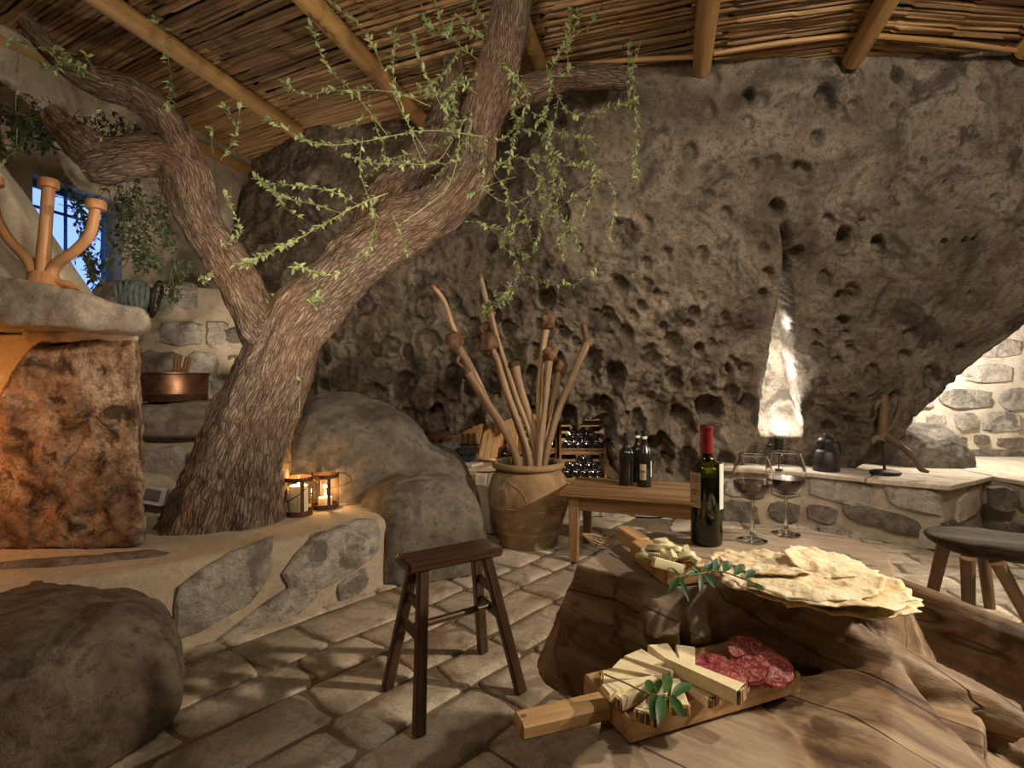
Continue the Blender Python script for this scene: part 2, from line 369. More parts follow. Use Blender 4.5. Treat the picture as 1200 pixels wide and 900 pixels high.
M['bark'] = mat_bark()
M['cutwood'] = mat_wood('cut_branch_end', (0.05, 0.032, 0.02), (0.12, 0.085, 0.06), (0.19, 0.145, 0.105), 20, 1.0, 0.8, 0.3)
def mat_trunk():
    t = NT('weathered_trunk'); v = t.coord('tuv', (1, 1, 0.11), rnd=False); w3 = t.coord('world')
    a = t.noise(v, 9, 6, 0.62, 1.0); f = t.noise(v, 60, 4, 0.7); big = t.noise(w3, 4.5, 5, 0.6, 0.8)
    c = t.ramp(a, [(0.25, (0.065, 0.036, 0.016)), (0.48, (0.190, 0.118, 0.060)), (0.70, (0.36, 0.26, 0.158))])
    c = t.mix(t.ramp(big, [(0.54, 0.0), (0.70, 0.8)]), c, (0.36, 0.275, 0.19))
    c = t.mix(t.ramp(t.noise(w3, 7.0, 5, 0.6, 1.5), [(0.54, 0.0), (0.63, 0.8)]), c, (0.075, 0.038, 0.018))
    c = t.mix(0.5, c, t.ramp(f, [(0.3, 0.2), (0.5, 0.5), (0.7, 0.72)]), 'OVERLAY')
    sw = t.n('ShaderNodeAttribute'); sw.attribute_name = 'sawn'; ml = t.n('ShaderNodeMath', operation='MULTIPLY'); ml.inputs[1].default_value = 0.55; t.l(sw.outputs['Fac'], ml.inputs[0])  # sawn faces, plus knuckles painted lighter as if lit
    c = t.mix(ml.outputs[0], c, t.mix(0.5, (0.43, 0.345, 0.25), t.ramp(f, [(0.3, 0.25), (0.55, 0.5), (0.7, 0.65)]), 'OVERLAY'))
    cr = t.ramp(t.noise(v, 3.6, 3, 0.5, 0.5), [(0.494, 1.0), (0.4985, 0.15), (0.5015, 0.15), (0.506, 1.0)])
    c = t.mix(cr, (0.035, 0.018, 0.009), c)
    n1 = t.bump(cr, 0.5, 0.006); n2 = t.bump(a, 0.5, 0.012, n1); n3 = t.bump(f, 0.4, 0.003, n2)
    return t.done(c, 0.62, n3, 0.25)
M['trunk'] = mat_trunk()
def mat_clay():
    t = NT('terracotta_clay'); v = t.coord('obj', rnd=False); a = t.noise(v, 7, 6, 0.6, 0.6); s = t.noise(v, 60, 3)
    sep = t.n('ShaderNodeSeparateXYZ'); t.l(v, sep.inputs[0])
    c = t.ramp(a, [(0.3, (0.20, 0.105, 0.05)), (0.5, (0.33, 0.20, 0.105)), (0.7, (0.45, 0.31, 0.18))])
    green = t.ramp(t.noise(v, 4, 4), [(0.42, 0.0), (0.62, 0.65)])
    c = t.mix(green, c, (0.20, 0.175, 0.085))
    c = t.mix(t.ramp(t.noise(v, 9, 5, 0.6, 1.0), [(0.60, 0.0), (0.68, 0.8)]), c, (0.50, 0.40, 0.27))
    return t.done(c, 0.7, t.bump(s, 0.3, 0.004, t.bump(a, 0.4, 0.02)), 0.25)
M['clay'] = mat_clay()
M['copper'] = mat_plain('aged_copper', (0.30, 0.155, 0.095), 0.42, 0.85, 0.5, 0.5, 14)
M['cinnamon'] = mat_wood('rolled_bark', (0.11, 0.045, 0.02), (0.21, 0.095, 0.042), (0.30, 0.15, 0.075), 30, 0.1, 0.6)
M['rust'] = mat_plain('rusty_iron', (0.105, 0.050, 0.026), 0.6, 0.6, 0.4, 0.4, 30)
M['iron'] = mat_plain('black_iron', (0.022, 0.021, 0.021), 0.45, 0.3, 0.5, 0.3, 30)
M['dark_iron'] = mat_plain('dark_brown_iron', (0.04, 0.030, 0.022), 0.6, 0.4, 0.4, 0.3, 30)
M['greybox'] = mat_plain('grey_plastic', (0.48, 0.46, 0.43), 0.45)
M['darkbox'] = mat_plain('smoked_plastic', (0.16, 0.14, 0.13), 0.3)
M['wax'] = mat_plain('candle_wax', (0.80, 0.68, 0.48), 0.5, vary=0.05)
M['flame'] = mat_emit('candle_flame', (1.0, 0.62, 0.22), 28.0)
M['glass'] = mat_glass('clear_glass', (0.97, 0.97, 0.96), 0.02, 1.35)
def mat_real_glass():
    t = NT('blown_glass'); t.b.inputs['Base Color'].default_value = (1, 1, 1, 1); t.b.inputs['Transmission Weight'].default_value = 1.0
    t.b.inputs['Roughness'].default_value = 0.0; t.b.inputs['IOR'].default_value = 1.45; return t.m
M['blown'] = mat_real_glass()
M['pane'] = mat_glass('window_glass', (0.92, 0.95, 1.0), 0.03, 1.3)
M['green_glass'] = mat_glass('green_bottle_glass', (0.46, 0.54, 0.07), 0.05, 1.5)
M['black_glass'] = mat_plain('dark_bottle_glass', (0.012, 0.011, 0.010), 0.12, 0, 0.6, 0.2, 20, 0.0)
M['wine_dark'] = mat_plain('bottled_wine', (0.010, 0.006, 0.005), 0.12, 0, 0.5, 0.2, 20, 0.0)
M['wine'] = mat_plain('red_wine', (0.045, 0.003, 0.006), 0.06, 0, 0.6, 0.1, 10, 0.0)
M['capsule'] = mat_plain('red_foil', (0.27, 0.020, 0.024), 0.35, 0.2, 0.5, 0.1, 60)
M['paper'] = mat_plain('white_label', (0.76, 0.73, 0.66), 0.6, 0, 0.2, 0.03, 30)
M['paper_tan'] = mat_plain('cream_label', (0.46, 0.38, 0.26), 0.6, 0, 0.2, 0.06, 30)
M['ink'] = mat_plain('label_print', (0.14, 0.10, 0.07), 0.7, 0, 0.2, 0.1, 30)
M['blue_frame'] = mat_plain('blue_window_paint', (0.03, 0.12, 0.42), 0.5)
M['rope'] = mat_wood('grey_green_rope', (0.085, 0.095, 0.085), (0.16, 0.185, 0.17), (0.25, 0.28, 0.26), 40, 0.3, 0.9, 0.6)
M['string'] = mat_plain('straw_string', (0.42, 0.31, 0.17), 0.8)
M['carton'] = mat_plain('grey_carton', (0.16, 0.155, 0.155), 0.7)
M['cloth_dark'] = mat_plain('black_bottle_wrap', (0.02, 0.022, 0.028), 0.35)
M['tray'] = mat_plain('white_tray', (0.62, 0.60, 0.55), 0.5)
def mat_leaf(name, c1, c2):
    t = NT(name); v = t.coord('world'); a = t.noise(v, 14, 3)
    t.b.inputs['Subsurface Weight'].default_value = 0.0
    return t.done(t.ramp(a, [(0.3, c1), (0.7, c2)]), 0.42, t.bump(t.noise(v, 200, 2), 0.15, 0.001), 0.4)
M['leaf'] = mat_leaf('shoot_leaf', (0.16, 0.21, 0.07), (0.36, 0.41, 0.19))
M['stem'] = mat_leaf('shoot_stem', (0.19, 0.21, 0.085), (0.36, 0.36, 0.18))
M['ivy'] = mat_leaf('ivy_leaf', (0.045, 0.075, 0.025), (0.12, 0.165, 0.06))
M['ivy_stem'] = mat_leaf('ivy_stem', (0.14, 0.15, 0.07), (0.22, 0.22, 0.11))
M['herb'] = mat_leaf('glossy_herb_leaf', (0.010, 0.040, 0.008), (0.035, 0.095, 0.020))
M['cheese'] = mat_plain('aged_cheese', (0.84, 0.72, 0.45), 0.5, 0, 0.35, 0.08, 60)
M['pale_cheese'] = mat_plain('pale_cheese', (0.66, 0.60, 0.36), 0.45, 0, 0.35, 0.08, 60)
def mat_rind():
    t = NT('cheese_rind'); v = t.coord('obj', (1, 1, 0.05), rnd=False); a = t.noise(v, 260, 2, 0.5)
    return t.done(t.ramp(a, [(0.44, (0.05, 0.022, 0.008)), (0.52, (0.36, 0.20, 0.07)), (0.62, (0.60, 0.42, 0.18))]), 0.6, t.bump(a, 0.5, 0.002))
M['rind'] = mat_rind()
def mat_salami():
    t = NT('salami_slice'); v = t.coord('obj'); a = t.noise(v, 150, 3, 0.6, 0.8); b = t.noise(v, 40, 3)
    c = t.ramp(b, [(0.3, (0.26, 0.024, 0.030)), (0.7, (0.50, 0.080, 0.080))])
    c = t.mix(t.ramp(a, [(0.50, 0.0), (0.57, 0.8)]), c, (0.62, 0.34, 0.28))
    return t.done(c, 0.38, t.bump(a, 0.4, 0.002), 0.45)
M['salami'] = mat_salami()
M['casing'] = mat_plain('salami_casing', (0.50, 0.24, 0.17), 0.5)
def mat_bread():
    t = NT('crisp_flatbread'); v = t.coord('obj'); a = t.noise(v, 12, 4, 0.6); b = t.voro(v, 62); s = t.noise(v, 85, 4, 0.65)
    c = t.ramp(a, [(0.3, (0.70, 0.53, 0.29)), (0.55, (0.82, 0.70, 0.46)), (0.75, (0.86, 0.78, 0.58))])
    c = t.mix(t.ramp(b, [(0.10, 0.8), (0.24, 0.0)]), c, (0.56, 0.32, 0.11))
    c = t.mix(t.ramp(t.noise(v, 9, 4, 0.6, 1.0), [(0.58, 0.0), (0.70, 0.6)]), c, (0.58, 0.30, 0.10))
    return t.done(c, 0.7, t.bump(s, 0.5, 0.006, t.bump(b, 0.4, 0.005)), 0.2)
M['bread'] = mat_bread()

# ================================================================== SETTING
def grid_faces(nu, nv, keep=None):
    return [(i * nv + j, i * nv + j + 1, (i + 1) * nv + j + 1, (i + 1) * nv + j) for i in range(nu - 1) for j in range(nv - 1) if keep is None or keep(i, j)]

# ---- floor: joint bed with a flagstone for every paving stone
bed = geo([(-4, -1.6, -0.012), (4.6, -1.6, -0.012), (4.6, 5.4, -0.012), (-4, 5.4, -0.012)], [(0, 1, 2, 3)])
floor = part('floor', bed, M['floor_joint'], kind='structure')
def flagstone(c, a, L, Wd):
    n = 16; cr = 0.10
    q = [(-1 + cr, -1), (-.33, -1), (.33, -1), (1 - cr, -1), (1, -1 + cr * 1.4), (1, -.33), (1, .33), (1, 1 - cr * 1.4), (1 - cr, 1), (.33, 1), (-.33, 1), (-1 + cr, 1), (-1, 1 - cr * 1.4), (-1, .33), (-1, -.33), (-1, -1 + cr * 1.4)]
    ux = np.array([p[0] for p in q]); uy = np.array([p[1] for p in q]); kx, ky = random.uniform(-.07, .07), random.uniform(-.07, .07)
    ox = ux * L / 2 * (1 + ky * uy) + uy * Wd / 2 * random.uniform(-.14, .14) + np.array([random.uniform(-.006, .006) for _ in range(n)])
    oy = uy * Wd / 2 * (1 + kx * ux) + np.array([random.uniform(-.006, .006) for _ in range(n)])
    ca, sa = math.cos(a), math.sin(a); zt = random.uniform(-0.003, 0.0); V = []
    for s, z in ((1.0, -0.02), (0.985, zt - 0.006), (0.93, zt - 0.0008), (0.5, zt)):
        x = ox * s; y = oy * s
        V += list(zip(c[0] + x * ca - y * sa, c[1] + x * sa + y * ca, np.full(n, z)))
    Fc = [(k2 * n + j, k2 * n + (j + 1) % n, k2 * n + n + (j + 1) % n, k2 * n + n + j) for k2 in range(3) for j in range(n)] + [tuple(3 * n + j for j in range(n))]
    part('flagstone', geo(V, Fc), M['flag'], floor, angle=60)
def border(Y): return np.interp(Y, [0.5, 0.9, 2.0, 3.3, 4], [0.30, 0.55, 0.95, 1.05, 1.1])
def in_left(x, y):
    if y < 0.55 or y > 4.3 or x > border(y) - 0.10: return False
    if x < -0.968 * y - 0.45: return False
    if y - 1.95 > (x + 1.27) * 1.05 + 0.25: 
        if x < -0.55: return False
    return True
def in_right(x, y): return 0.55 < y < 4.1 and border(y) + 0.10 < x < min(0.968 * y + 0.5, 3.6)
for ang, inside, wr, lr in ((math.radians(50), in_left, (0.16, 0.29), (0.22, 0.50)), (math.radians(-9), in_right, (0.15, 0.22), (0.30, 0.55))):
    r = -4.0
    while r < 5.0:
        wd = random.uniform(*wr); s = -5.0 + random.uniform(0, 0.4)
        while s < 6.0:
            ln = random.uniform(*lr); cx = (s + ln / 2) * math.cos(ang) - (r + wd / 2) * math.sin(ang); cy = (s + ln / 2) * math.sin(ang) + (r + wd / 2) * math.cos(ang)
            if inside(cx, cy): flagstone((cx, cy), ang, ln - 0.016, wd - 0.016)
            s += ln
        r += wd

# ---- ceiling: backing board, cane reeds, chestnut poles
ZC = 2.80
BX = [-2.75, -1.92, -0.96, 0.0, 0.93, 1.76, 2.66, 3.6]
SL = 0.29
TOPY = [(-3.2, 4.9), (-2.16, 4.46), (-1.49, 3.86), (-0.62, 3.70), (0.0, 3.36), (0.30, 3.14), (0.5, 3.09), (1.1, 3.04), (1.92, 2.97), (2.8, 2.92), (4.4, 3.05)]
ceil = part('ceiling', geo([(-4, -1.6, 2.90), (4.6, -1.6, 2.90), (4.6, 5.4, 2.90), (-4, 5.4, 2.90)], [(3, 2, 1, 0)]), M['ceiling'], kind='structure')
reed_mesh = []
for k in range(8):
    pts = [(0, 0, 0)]; rad = [1.0]
    for t in (0.22, 0.25, 0.52, 0.55, 0.80, 1.0):
        pts.append((t, random.uniform(-.004, .004), random.uniform(-.004, .004))); rad.append(1.0)
    rad = [1.0, 0.95, 1.16, 0.92, 1.14, 0.93, 0.86]
    pts = np.array(pts); pts[0] = (0, 0, 0)
    g = tube(pts, 1.0, 6); V = g[0].copy()
    n = 6
    for q in range(len(pts)):
        sl = slice(q * n, q * n + n); V[sl, 1:] = pts[q, 1:] * 80 * 0.012 / 0.012 + (g[0][sl, 1:] - pts[q, 1:]) * rad[q]
    T = np.column_stack([V[:, 1] * 0.012, V[:, 2] * 0.012, V[:, 0]])
    reed_mesh.append(mesh_of('reed', geo(V, g[1], T), M['reed'], angle=60))
ANG = [-28, -25, -22, -17, -12, 6, 4]
reeds = []; far = []
for b in range(7):
    y = 1.35
    while y < 4.6:
        y += random.uniform(0.021, 0.031)
        for rep in (0,):
            xl = BX[b] + SL * (y - 2.48); xr = BX[b + 1] + SL * (y - 2.48); xc = (xl + xr) / 2
            if y > np.interp(xc, [p[0] for p in TOPY], [p[1] for p in TOPY]) + 0.32: continue
            a = math.radians(ANG[b] + random.uniform(-1.6, 1.6)); L = (xr - xl) / (math.cos(a) - SL * math.sin(a)) + random.uniform(0.10, 0.22)
            st = (xc - math.cos(a) * L / 2, y - math.sin(a) * L / 2, 2.868 + random.uniform(-0.006, 0.010))
            py = 450 - F * 1.86 / y; px = 600 + F * xc / y
            rec = (st, a, L, random.uniform(0.0105, 0.0155), random.random())
            (reeds if (py > -60 and -150 < px < 1350) else far).append(rec)
random.shuffle(reeds)
reeds.sort(key=lambda q: q[0][1])
keep = reeds[:300]; far += reeds[300:]
for st, a, L, r, fl in keep:
    o = bpy.data.objects.new('reed', random.choice(reed_mesh)); C.objects.link(o); o.parent = ceil
    o.location = st; o.rotation_euler = (random.uniform(0, 6), 0, a); o.scale = (L, r, r)
gs = []
for st, a, L, r, fl in far:
    g = tube([(0, 0, 0), (0.5, 0, 0), (1, 0, 0)], 1.0, 6)
    V = g[0] * np.array([L, r, r]); V = np.column_stack([V[:, 0] * math.cos(a) - V[:, 1] * math.sin(a), V[:, 0] * math.sin(a) + V[:, 1] * math.cos(a), V[:, 2]]) + np.array(st)
    gs.append((V, g[1], np.column_stack([g[0][:, 1] * 0.012 + fl * 9, g[0][:, 2] * 0.012, g[0][:, 0] * L])))
if gs: part('reed_layer', join(gs), M['reed'], ceil, kind='stuff')
ends = {-2.75: 4.42, -1.92: 3.80, -0.96: 3.68, 0.0: 3.36, 0.93: 3.04, 1.76: 2.96, 2.66: 2.86}
blab = {-2.75: 'round wooden wall plate pole along the left wall under the reeds', -1.92: 'orange peeled pole beam above the forked left branch of the tree',
        -0.96: 'peeled wooden pole beam above the leafy shoots between the two tree limbs', 0.0: 'peeled pole beam half hidden behind the top of the right tree limb',
        0.93: 'weathered short pole beam ending against the rock beside the sawn branch stub', 1.76: 'round pole beam with sawn end above the pitted rock face',
        2.66: 'pole beam above the lit stone arch'}
for bx, ye in ends.items():
    zc = ZC if bx > -2.7 else 2.76
    pts = []; rad = []
    for k in range(9):
        y = lerp(-0.5, ye, k / 8); pts.append((bx + SL * (y - 2.48) + random.uniform(-.008, .008), y, zc + random.uniform(-.006, .006) + 0.012 * k / 8)); rad.append(0.060 - 0.008 * k / 8 + random.uniform(-.002, .002))
    part('ceiling_beam', tube(pts, rad, 20, 60, R0=0.06), M['pole'], loc=(bx + SL * (ye - 2.48), ye, zc), label=blab[bx], cat='beam', group='pole beams under the reed ceiling')
def edge_pole(a, b, label):
    p0 = P(*a); p1 = P(*b); mid = (p0 + p1) / 2 + np.array([0, 0, 0.008])
    part('edge_pole', tube([p0, mid, p1], [0.013, 0.014, 0.012], 8, 12), M['pole'], loc=p0, label=label, cat='pole')
edge_pole((652, 78, 3.06), (824, 66, 2.93), 'thin cane pole edging the reeds above the sawn branch stub')
edge_pole((836, 63, 2.92), (1004, 40, 2.80), 'thin cane pole edging the reeds between two short beam ends')
edge_pole((1024, 42, 2.79), (1196, 60, 2.86), 'thin cane pole edging the reeds beside the sawn beam end')

# ---- the pitted rock face behind everything
LIPZ = [(-3.2, 1.6), (-2.4, 1.52), (-1.95, 1.42), (-1.6, 0.95), (-1.2, 0.78), (-0.75, 0.64), (-0.45, 0.66), (-0.2, 0.76), (0.1, 0.78), (0.45, 0.75), (0.70, 0.70), (0.82, 0.34), (1.0, 0.22), (1.7, 0.22), (2.30, 0.30), (2.45, 0.40), (2.62, 0.68), (2.74, 0.90), (3.0, 1.26), (3.29, 1.58), (3.6, 1.85), (4.4, 2.3)]
BOTY = [(-3.2, 3.9), (-2.4, 3.92), (-1.9, 4.0), (-1.3, 4.0), (-0.8, 3.92), (-0.4, 3.90), (0.3, 3.98), (0.75, 3.95), (1.2, 3.95), (1.9, 3.90), (2.5, 3.72), (2.9, 3.5), (3.4, 3.34), (4.4, 3.25)]
NU, NV, NB = 660, 270, 46
us = np.linspace(-3.0, 4.3, NU); top = interp(us, TOPY); bot = interp(us, BOTY); lip = interp(us, LIPZ)
ker = np.ones(25) / 25
def sm(a): return np.convolve(np.pad(a, 12, mode='edge'), ker, mode='valid')
top, bot = sm(top), sm(bot); lip = np.convolve(np.pad(lip, 5, mode='edge'), np.ones(11) / 11, mode='valid')
B = np.zeros((NU, NV + NB, 3))
for j in range(NV):
    t = j / (NV - 1); z = 2.96 + (lip - 2.96) * t
    tz = (2.96 - z) / 2.4; Y = top + (bot - top) * np.clip(tz, 0, 1.15) - 0.10 * np.sin(np.clip(tz, 0, 1) * PI)
    B[:, j] = np.stack([us, Y, z], 1)
Ylip = B[:, NV - 1, 1]
for j in range(NB):
    t = (j + 1) / NB; a = t * 2.2
    B[:, NV + j] = np.stack([us, Ylip + 0.06 * np.sin(min(a, 1.57)) + max(t - 0.12, 0) * 1.3, lip - 0.05 * math.sin(min(a * 3, PI)) + (0.16 + 0.9 * sstep(2.35, 2.8, us)) * max(t - 0.1, 0)], 1)
X = B.reshape(-1, 3)
du = np.gradient(B, axis=0); dv = np.gradient(B, axis=1); Nn = np.cross(du, dv).reshape(-1, 3); Nn /= np.linalg.norm(Nn, axis=1)[:, None] + 1e-9
if Nn[NU // 2 * (NV + NB) + NV // 2][1] > 0: Nn = -Nn
px = 600 + F * X[:, 0] / X[:, 1]; py = 450 - F * (X[:, 2] - H) / X[:, 1]
low = sstep(260, 470, py) * (1 - 0.45 * sstep(930, 1100, px))
d = 0.08 * fbm(X * 0.9 + 3, 3) + (0.026 + 0.018 * low) * fbm(X * np.array([2.6, 2.6, 2.0]) + 9, 3)
nz = fbm(X * np.array([7.5, 7.5, 5.0]), 3, 0.55)
d += (0.011 + 0.016 * low) * nz - (0.010 + 0.022 * low) * np.clip(np.abs(pnoise(X * np.array([6.5, 6.5, 4.5]) + 40)) * -1 + 0.28, 0, 1)
d += 0.010 * pnoise(X * 26) + 0.005 * pnoise(X * 55)
# hollows weathered into the granite: (px, py, radius px, depth in metres)
pits = [(878, 114, 9, .10), (968, 118, 14, .10), (986, 280, 12, .12), (905, 245, 10, .09), (832, 486, 17, .16), (893, 347, 9, .06), (1054, 88, 8, .07), (1112, 218, 8, .06),
        (1030, 286, 9, .06), (935, 205, 13, .07), (1000, 125, 9, .06), (1085, 190, 6, .05), (1048, 128, 8, .06), (952, 164, 9, .06), (1128, 284, 5, .05), (1140, 281, 4, .05), (1104, 286, 5, .05),
        (1010, 260, 5, .04), (985, 350, 9, .05), (988, 378, 8, .05), (700, 490, 22, .14), (770, 535, 22, .16), (800, 500, 16, .10), (800, 545, 20, .12), (850, 545, 15, .10), (745, 500, 14, .10),
        (850, 440, 12, .06), (720, 440, 15, .08), (690, 420, 14, .07), (650, 430, 13, .06), (640, 345, 12, .06), (760, 420, 14, .06), (790, 445, 12, .05), (500, 400, 13, .07), (478, 412, 8, .07),
        (525, 440, 10, .08), (470, 455, 16, .10), (510, 490, 12, .12), (440, 410, 8, .06), (382, 420, 6, .06), (550, 455, 12, .06), (495, 360, 12, .05), (606, 60, 8, .05), (302, 285, 7, .06), (620, 275, 10, .05),
        (960, 450, 10, .05), (1020, 440, 12, .05), (1060, 420, 9, .04), (1000, 415, 8, .04), (720, 270, 10, .04), (780, 300, 10, .04), (850, 250, 9, .04), (660, 250, 9, .05), (430, 330, 10, .05), (395, 385, 12, .06)]
for k in range(260):
    qx = random.uniform(240, 1190); qy = random.uniform(90, 520)
    if random.random() < 0.5: qy = random.uniform(330, 530); qx = random.uniform(400, 1000)
    r = random.uniform(4, 11); pits.append((qx, qy, r, r * 0.0042))
wob = 0.22 * pnoise(X * 9 + 5) + 0.12 * pnoise(X * 21)
for qx, qy, r, dep in pits:
    m = (np.abs(px - qx) < 2 * r) & (np.abs(py - qy) < 2.4 * r)
    if not m.any(): continue
    rr = np.hypot(px[m] - qx, (py[m] - qy) / 1.25) / r * (1 + wob[m])
    d[m] -= dep * (1 - sstep(0.55, 1.05, rr)) - 0.12 * dep * np.exp(-((rr - 1.12) / 0.18) ** 2)
# the cleft lit from below, with a dark crack above it
le = np.interp(py, [255, 330, 345, 390, 450, 500, 514], [912, 917, 915, 906, 899, 892, 893]); re = np.interp(py, [255, 330, 345, 390, 450, 500, 514], [918, 926, 929, 931, 935, 941, 940])
jag = 1.6 * pnoise(X * 14 + 2); inside = np.minimum(px - le + jag, re - px + jag)
vert = sstep(326, 340, py) * (1 - sstep(505, 514, py)); up = sstep(250, 270, py) * (1 - sstep(326, 345, py))
d = d * (1 - 0.85 * sstep(-30, -6, inside) * sstep(300, 340, py) * (1 - sstep(508, 530, py)))
d -= 0.30 * sstep(-1.0, 1.5, inside) * vert + 0.16 * sstep(-4, 5, inside) * up
d -= 0.03 * sstep(-26, -2, inside) * sstep(395, 455, py) * (1 - sstep(490, 530, py)); d += 0.006 * pnoise(X * 40) * sstep(-40, 0, inside)
V = X + Nn * d[:, None]
wall_back = part('wall_back', geo(V, grid_faces(NU, NV + NB)), M['rock'], angle=180, kind='structure')

# ---- left wall with the blue window
def LW(y, off=0.0): return (-3.364 + 0.27 * y + off * 0.965, y - off * 0.26)
wy0, wy1, wz0, wz1 = 2.86, 3.34, 1.46, 2.14
ys = np.unique(np.concatenate([np.linspace(-1.6, wy0, 60), np.linspace(wy0, wy1, 8), np.linspace(wy1, 4.7, 24)])); zs = np.unique(np.concatenate([np.linspace(0, wz0, 24), np.linspace(wz0, wz1, 10), np.linspace(wz1, 2.9, 10)]))
V = []
for y in ys:
    for z in zs:
        n = 0.03 * fbm(np.array([[y * 1.3, z * 1.3, 4.2]]), 4)[0]
        if wy0 - 0.02 <= y <= wy1 + 0.02 and wz0 - 0.02 <= z <= wz1 + 0.02: n = 0
        a = LW(y, n); V.append((a[0], a[1], z))
nv = len(zs)
wl = part('wall_left', geo(V, grid_faces(len(ys), nv, lambda i, j: not (wy0 - 1e-6 <= ys[i] and ys[i + 1] <= wy1 + 1e-6 and wz0 - 1e-6 <= zs[j] and zs[j + 1] <= wz1 + 1e-6))), M['plaster'], angle=180, kind='structure')
rv = []; c4 = [(wy0, wz0), (wy1, wz0), (wy1, wz1), (wy0, wz1)]
for off in (0.0, -0.14):
    for y, z in c4: a = LW(y, off); rv.append((a[0], a[1], z))
part('window_reveal', geo(rv, [(k, (k + 1) % 4, 4 + (k + 1) % 4, 4 + k) for k in range(4)]), M['plaster'], wl, smooth=False)
def lwp(y, z, off): a = LW(y, off); return (a[0], a[1], z)
cz = (wz0 + wz1) / 2; cy = (wy0 + wy1) / 2
win = part('window_1', join([bar(lwp(wy0, z, -0.12), lwp(wy1, z, -0.12), 0.03, 0.035) for z in (wz0 + .017, wz1 - .017)] + [bar(lwp(y, wz0, -0.12), lwp(y, wz1, -0.12), 0.035, 0.03, up=(1, 0, 0)) for y in (wy0 + .017, wy1 - .017)]), M['blue_frame'], kind='structure')
part('glazing_bar', bar(lwp(cy, wz0, -0.12), lwp(cy, wz1, -0.12), 0.016, 0.016, up=(1, 0, 0)), M['blue_frame'], win)
part('glazing_bar', bar(lwp(wy0, wz1 - 0.14, -0.12), lwp(wy1, wz1 - 0.14, -0.12), 0.016, 0.016), M['blue_frame'], win)
for ya, yb in ((wy0, cy), (cy, wy1)):
    for za, zb in ((wz0, wz1 - 0.14), (wz1 - 0.14, wz1)):
        part('pane', join([geo([lwp(ya, za, -0.125), lwp(yb, za, -0.125), lwp(yb, zb, -0.125), lwp(ya, zb, -0.125), lwp(ya, za, -0.129), lwp(yb, za, -0.129), lwp(yb, zb, -0.129), lwp(ya, zb, -0.129)],
             [(0, 1, 2, 3), (7, 6, 5, 4), (0, 4, 5, 1), (1, 5, 6, 2), (2, 6, 7, 3), (3, 7, 4, 0)])]), M['pane'], win, smooth=False)

# ---- walls out of frame that close the room
def plain_wall(name, a, b, m):
    n = 24; V = []
    for i in range(n):
        for z in np.linspace(0, 2.9, 10):
            p = lerp(np.array(a), np.array(b), i / (n - 1)); V.append((p[0], p[1] + 0.02 * pnoise(np.array([[p[0] * 2, p[1] * 2, z * 2]]))[0], z))
    return part(name, geo(V, grid_faces(n, 10)), m, angle=180, kind='structure')
plain_wall('wall_right', (4.45, -1.6), (4.25, 5.3), M['plaster'])
plain_wall('wall_front', (-3.9, -1.5), (4.5, -1.5), M['plaster'])
plain_wall('wall_rear', (-3.0, 5.3), (4.5, 5.3), M['boulder2'])

# ---- masonry: each stone is a piece bedded proud in the mortar
def vpl(a, b):
    a = np.array(a, float); b = np.array(b, float); dx, dy = b - a
    n = np.array([dy, -dx]) / math.hypot(dx, dy)
    if n @ a > 0: n = -n
    t = np.array([dx, dy]) / math.hypot(dx, dy)
    if t[0] < 0: t = -t
    def f(qx, qy):
        k = (qx - 600) / F; s = (a[0] - k * a[1]) / (k * dy - dx); y = a[1] + s * dy; return np.array([a[0] + s * dx, y, H - (qy - 450) / F * y])
    return f, np.array([n[0], n[1], 0]), np.array([t[0], t[1], 0])
def stone(parent, pl, rect, m, proud=0.016, skew=0.0, p=5.0, jit=0.10, sink=0.02):
    f, n, t = pl; x0, y0, x1, y1 = rect
    a = f(x0, (y0 + y1) / 2); b = f(x1, (y0 + y1) / 2); c = f((x0 + x1) / 2, (y0 + y1) / 2)
    hw = abs((b - a) @ t) / 2; hh = (f((x0 + x1) / 2, y0)[2] - f((x0 + x1) / 2, y1)[2]) / 2; c = (a + b) / 2
    k = 14; th = np.arange(k) * 2 * PI / k + 0.2; ct, st = np.cos(th), np.sin(th); q = (np.abs(ct) ** p + np.abs(st) ** p) ** (-1 / p)
    j = 1 + np.array([random.uniform(-jit, jit) for _ in range(k)])
    ox = ct * q * hw * j; oz = st * q * hh * j + skew * ox
    V = []
    for s, o in ((1.02, -sink), (1.0, proud * 0.55), (0.94, proud * .95), (0.55, proud * random.uniform(0.95, 1.25))):
        rj = np.array([random.uniform(-0.2, 0.2) for _ in range(k)]) * proud * (1 if o > 0 else 0)
        V += [c + t * (ox[i] * s) + np.array([0, 0, oz[i] * s]) + n * (o + rj[i]) for i in range(k)]
    Fc = [(r * k + i, r * k + (i + 1) % k, r * k + k + (i + 1) % k, r * k + k + i) for r in range(3) for i in range(k)] + [tuple(3 * k + i for i in range(k))]
    return part('stone', geo(V, Fc), m, parent, angle=32)
def masonry(name, pts, z0, z1, m, amp=0.012, label=None, kind='structure', cat=None):
    """mortared vertical face along a polyline, roughly smoothed"""
    pts = np.array(pts, float); L = np.concatenate([[0], np.cumsum(np.linalg.norm(np.diff(pts, axis=0), axis=1))]); n = int(L[-1] / 0.04) + 2
    sv = np.unique(np.concatenate([np.linspace(0, L[-1], n), L])); nz_ = max(int((z1 - z0) / 0.04), 3); zv = np.linspace(z0, z1, nz_)
    V = []
    for s in sv:
        x = np.interp(s, L, pts[:, 0]); y = np.interp(s, L, pts[:, 1])
        for z in zv:
            e = amp * fbm(np.array([[x * 5, y * 5, z * 5]]), 3)[0]; V.append((x + e * 0.3, y - e, z))
    return part(name, geo(V, grid_faces(len(sv), nz_)), m, angle=60, kind=kind, label=label, cat=cat)

